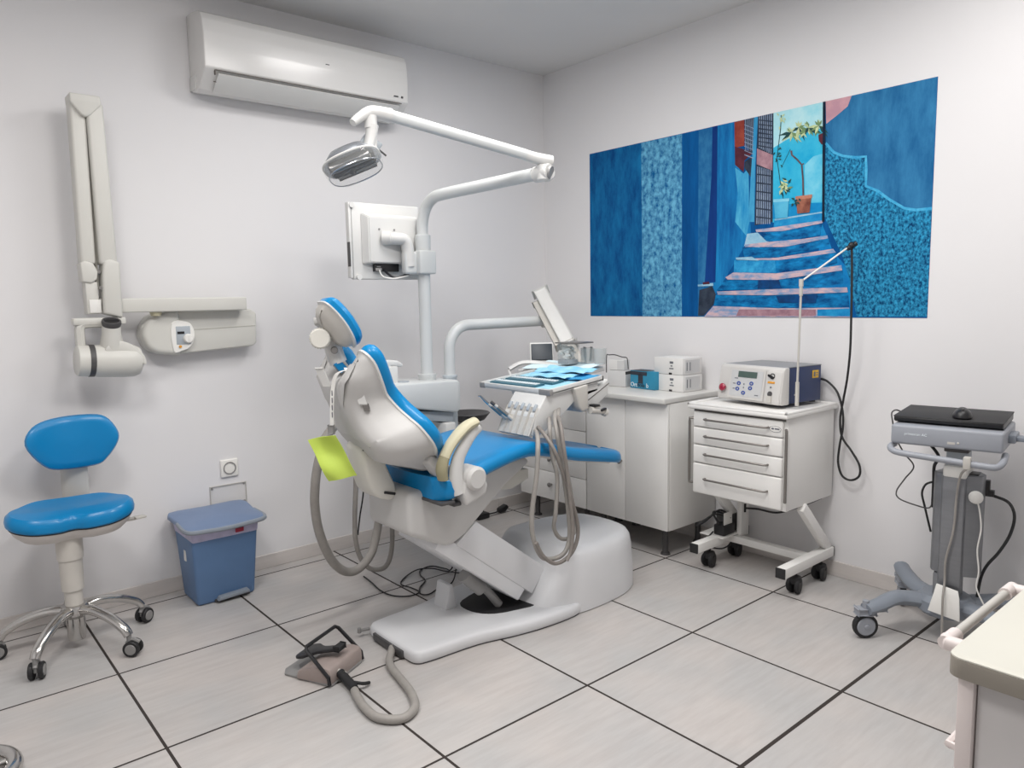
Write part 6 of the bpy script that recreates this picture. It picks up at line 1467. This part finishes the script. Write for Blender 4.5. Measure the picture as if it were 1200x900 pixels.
b = MB(); b.tube([hs + V((-.004, .012, .002)), hs + V((-.002, -.030, -.008)), (.578, -1.285, .018), (.572, -1.31, .017)], .0162, 10, 6); b.tube([(.585, -1.28, .028), (.61, -1.30, .022), (.640, -1.29, .010)], .006, 8)
b.build('sleeve', 'black_rubber', ho)

# ------------------------------------------------------------------ suction hoses behind the chair
MB().tube([(1.18, -.56, .90), (.98, -.64, .88), (.80, -.74, .80), (.745, -.775, .73), (.722, -.78, .66), (.712, -.78, .60), (.712, -.77, .52), (.735, -.75, .40), (.79, -.73, .27), (.86, -.71, .195), (.93, -.70, .185), (1.0, -.69, .235), (1.04, -.68, .33), (1.06, -.69, .43), (1.14, -.66, .50)], .0185, 14, 8).thing('suction_hose', 'hose_grey', (.8, -.74, .5), 'thick grey suction hose hanging in a loop behind the chair', 'hose')
MB().tube([(1.16, -.52, .84), (1.04, -.57, .72), (.995, -.60, .62), (.985, -.60, .50), (.975, -.60, .38), (.975, -.60, .27), (1.00, -.60, .18), (1.05, -.60, .125), (1.12, -.60, .12), (1.15, -.61, .20), (1.15, -.62, .36), (1.14, -.62, .52)], .011, 12, 8).thing('saliva_hose', 'hose_grey', (1., -.6, .4), 'thinner grey hose inside the thick hose loop', 'hose')
MB().tube([(1.035, -.60, .58), (1.02, -.60, .47), (1.00, -.60, .38), (.985, -.602, .30)], .0035, 8).thing('thin_wire', 'black_rubber', (1.02, -.6, .4), 'thin dark wire crossing the thinner grey hose', 'wire')
FGc = 'black cables tangled on the floor behind the chair'
MB().tube([(1.42, -.74, .22), (1.42, -.74, .10), (1.40, -.73, .008), (1.32, -.74, .005), (1.24, -.77, .005), (1.215, -.74, .005), (1.25, -.68, .005), (1.32, -.62, .005), (1.34, -.55, .005), (1.38, -.49, .005), (1.45, -.48, .005), (1.48, -.56, .006), (1.47, -.62, .02), (1.46, -.68, .10), (1.45, -.72, .2)], .0032, 8, 8).thing('floor_cable', 'black_rubber', (1.3, -.7, 0), 'black cable curling farthest up to the chair in the floor tangle', 'cable', FGc)
MB().tube([(1.13, -.37, .005), (1.12, -.46, .005), (1.10, -.58, .005), (1.11, -.67, .005), (1.16, -.725, .005), (1.22, -.72, .005), (1.22, -.65, .006), (1.21, -.58, .005), (1.27, -.52, .005), (1.36, -.49, .012), (1.42, -.53, .014), (1.46, -.60, .008), (1.50, -.68, .02), (1.50, -.72, .12)], .0032, 8, 8).thing('floor_cable', 'black_rubber', (1.2, -.6, 0), 'black cable reaching left towards the grey hoses in the floor tangle', 'cable', FGc)

# extension lead by the skirting
b = MB(); b.box(2.25, 2.33, -.02, .03, .001, .034, .008); plg = b.build('socket_block', 'black_plastic', None)
el = thing('extension_lead', (2.30, 0, 0), 'black extension lead lying on the floor by the left wall', 'extension lead')
bpy.data.objects.remove(plg)
MB().box(2.10, 2.19, -.03, .02, .001, .036, .008).build('socket_block', 'black_plastic', el)
b = MB(); b.tube([(2.19, -.005, .018), (2.26, -.0, .015), (2.30, .01, .022)], .005, 8); b.tube([(1.95, -.03, .006), (2.02, -.03, .008), (2.10, -.01, .016)], .005, 8); b.tube([(2.17, .01, .034), (2.175, .03, .12), (2.178, .06, .18)], .004, 8); b.build('cable', 'black_rubber', el)
b = MB(); b.prism([(2.285, .006), (2.33, .006), (2.36, .03), (2.345, .05), (2.29, .032)], XZ, -.01, .03, .006); b.build('plug', 'black_plastic', el)

# ------------------------------------------------------------------ chrome foot ring of a second stool at the lower left edge
rs = thing('ring_stool', (-.475, -.98, 0), 'chrome tube ring foot of a stool cut by the left picture edge', 'stool')
b = MB(); b.tube([(-.475 + .115 * cos(a), -1.00 + .115 * sin(a), .022) for a in [2 * pi * k / 40 for k in range(40)]], .022, 14, 1, closed=True, smooth=False); b.build('foot_ring', 'chrome', rs)
b = MB(); b.lathe([(0, .005), (.05, .005), (.055, .02), (.03, .05), (.02, .06), (.02, .40), (0, .40)], (-.475, -1.0, 0), UP, 24)
for k in range(3):
    a = 2 * pi * k / 3 + 2.2; b.cyl((-.475, -1.0, .022), (-.475 + .11 * cos(a), -1.0 + .11 * sin(a), .022), .010)
b.build('column', 'chrome', rs)
b = MB(); b.lathe([(0, .40), (.15, .40), (.16, .415), (.16, .44), (.15, .455), (0, .46)], (-.475 - .0, -1.0, 0), UP, 28)
b.bm.free()
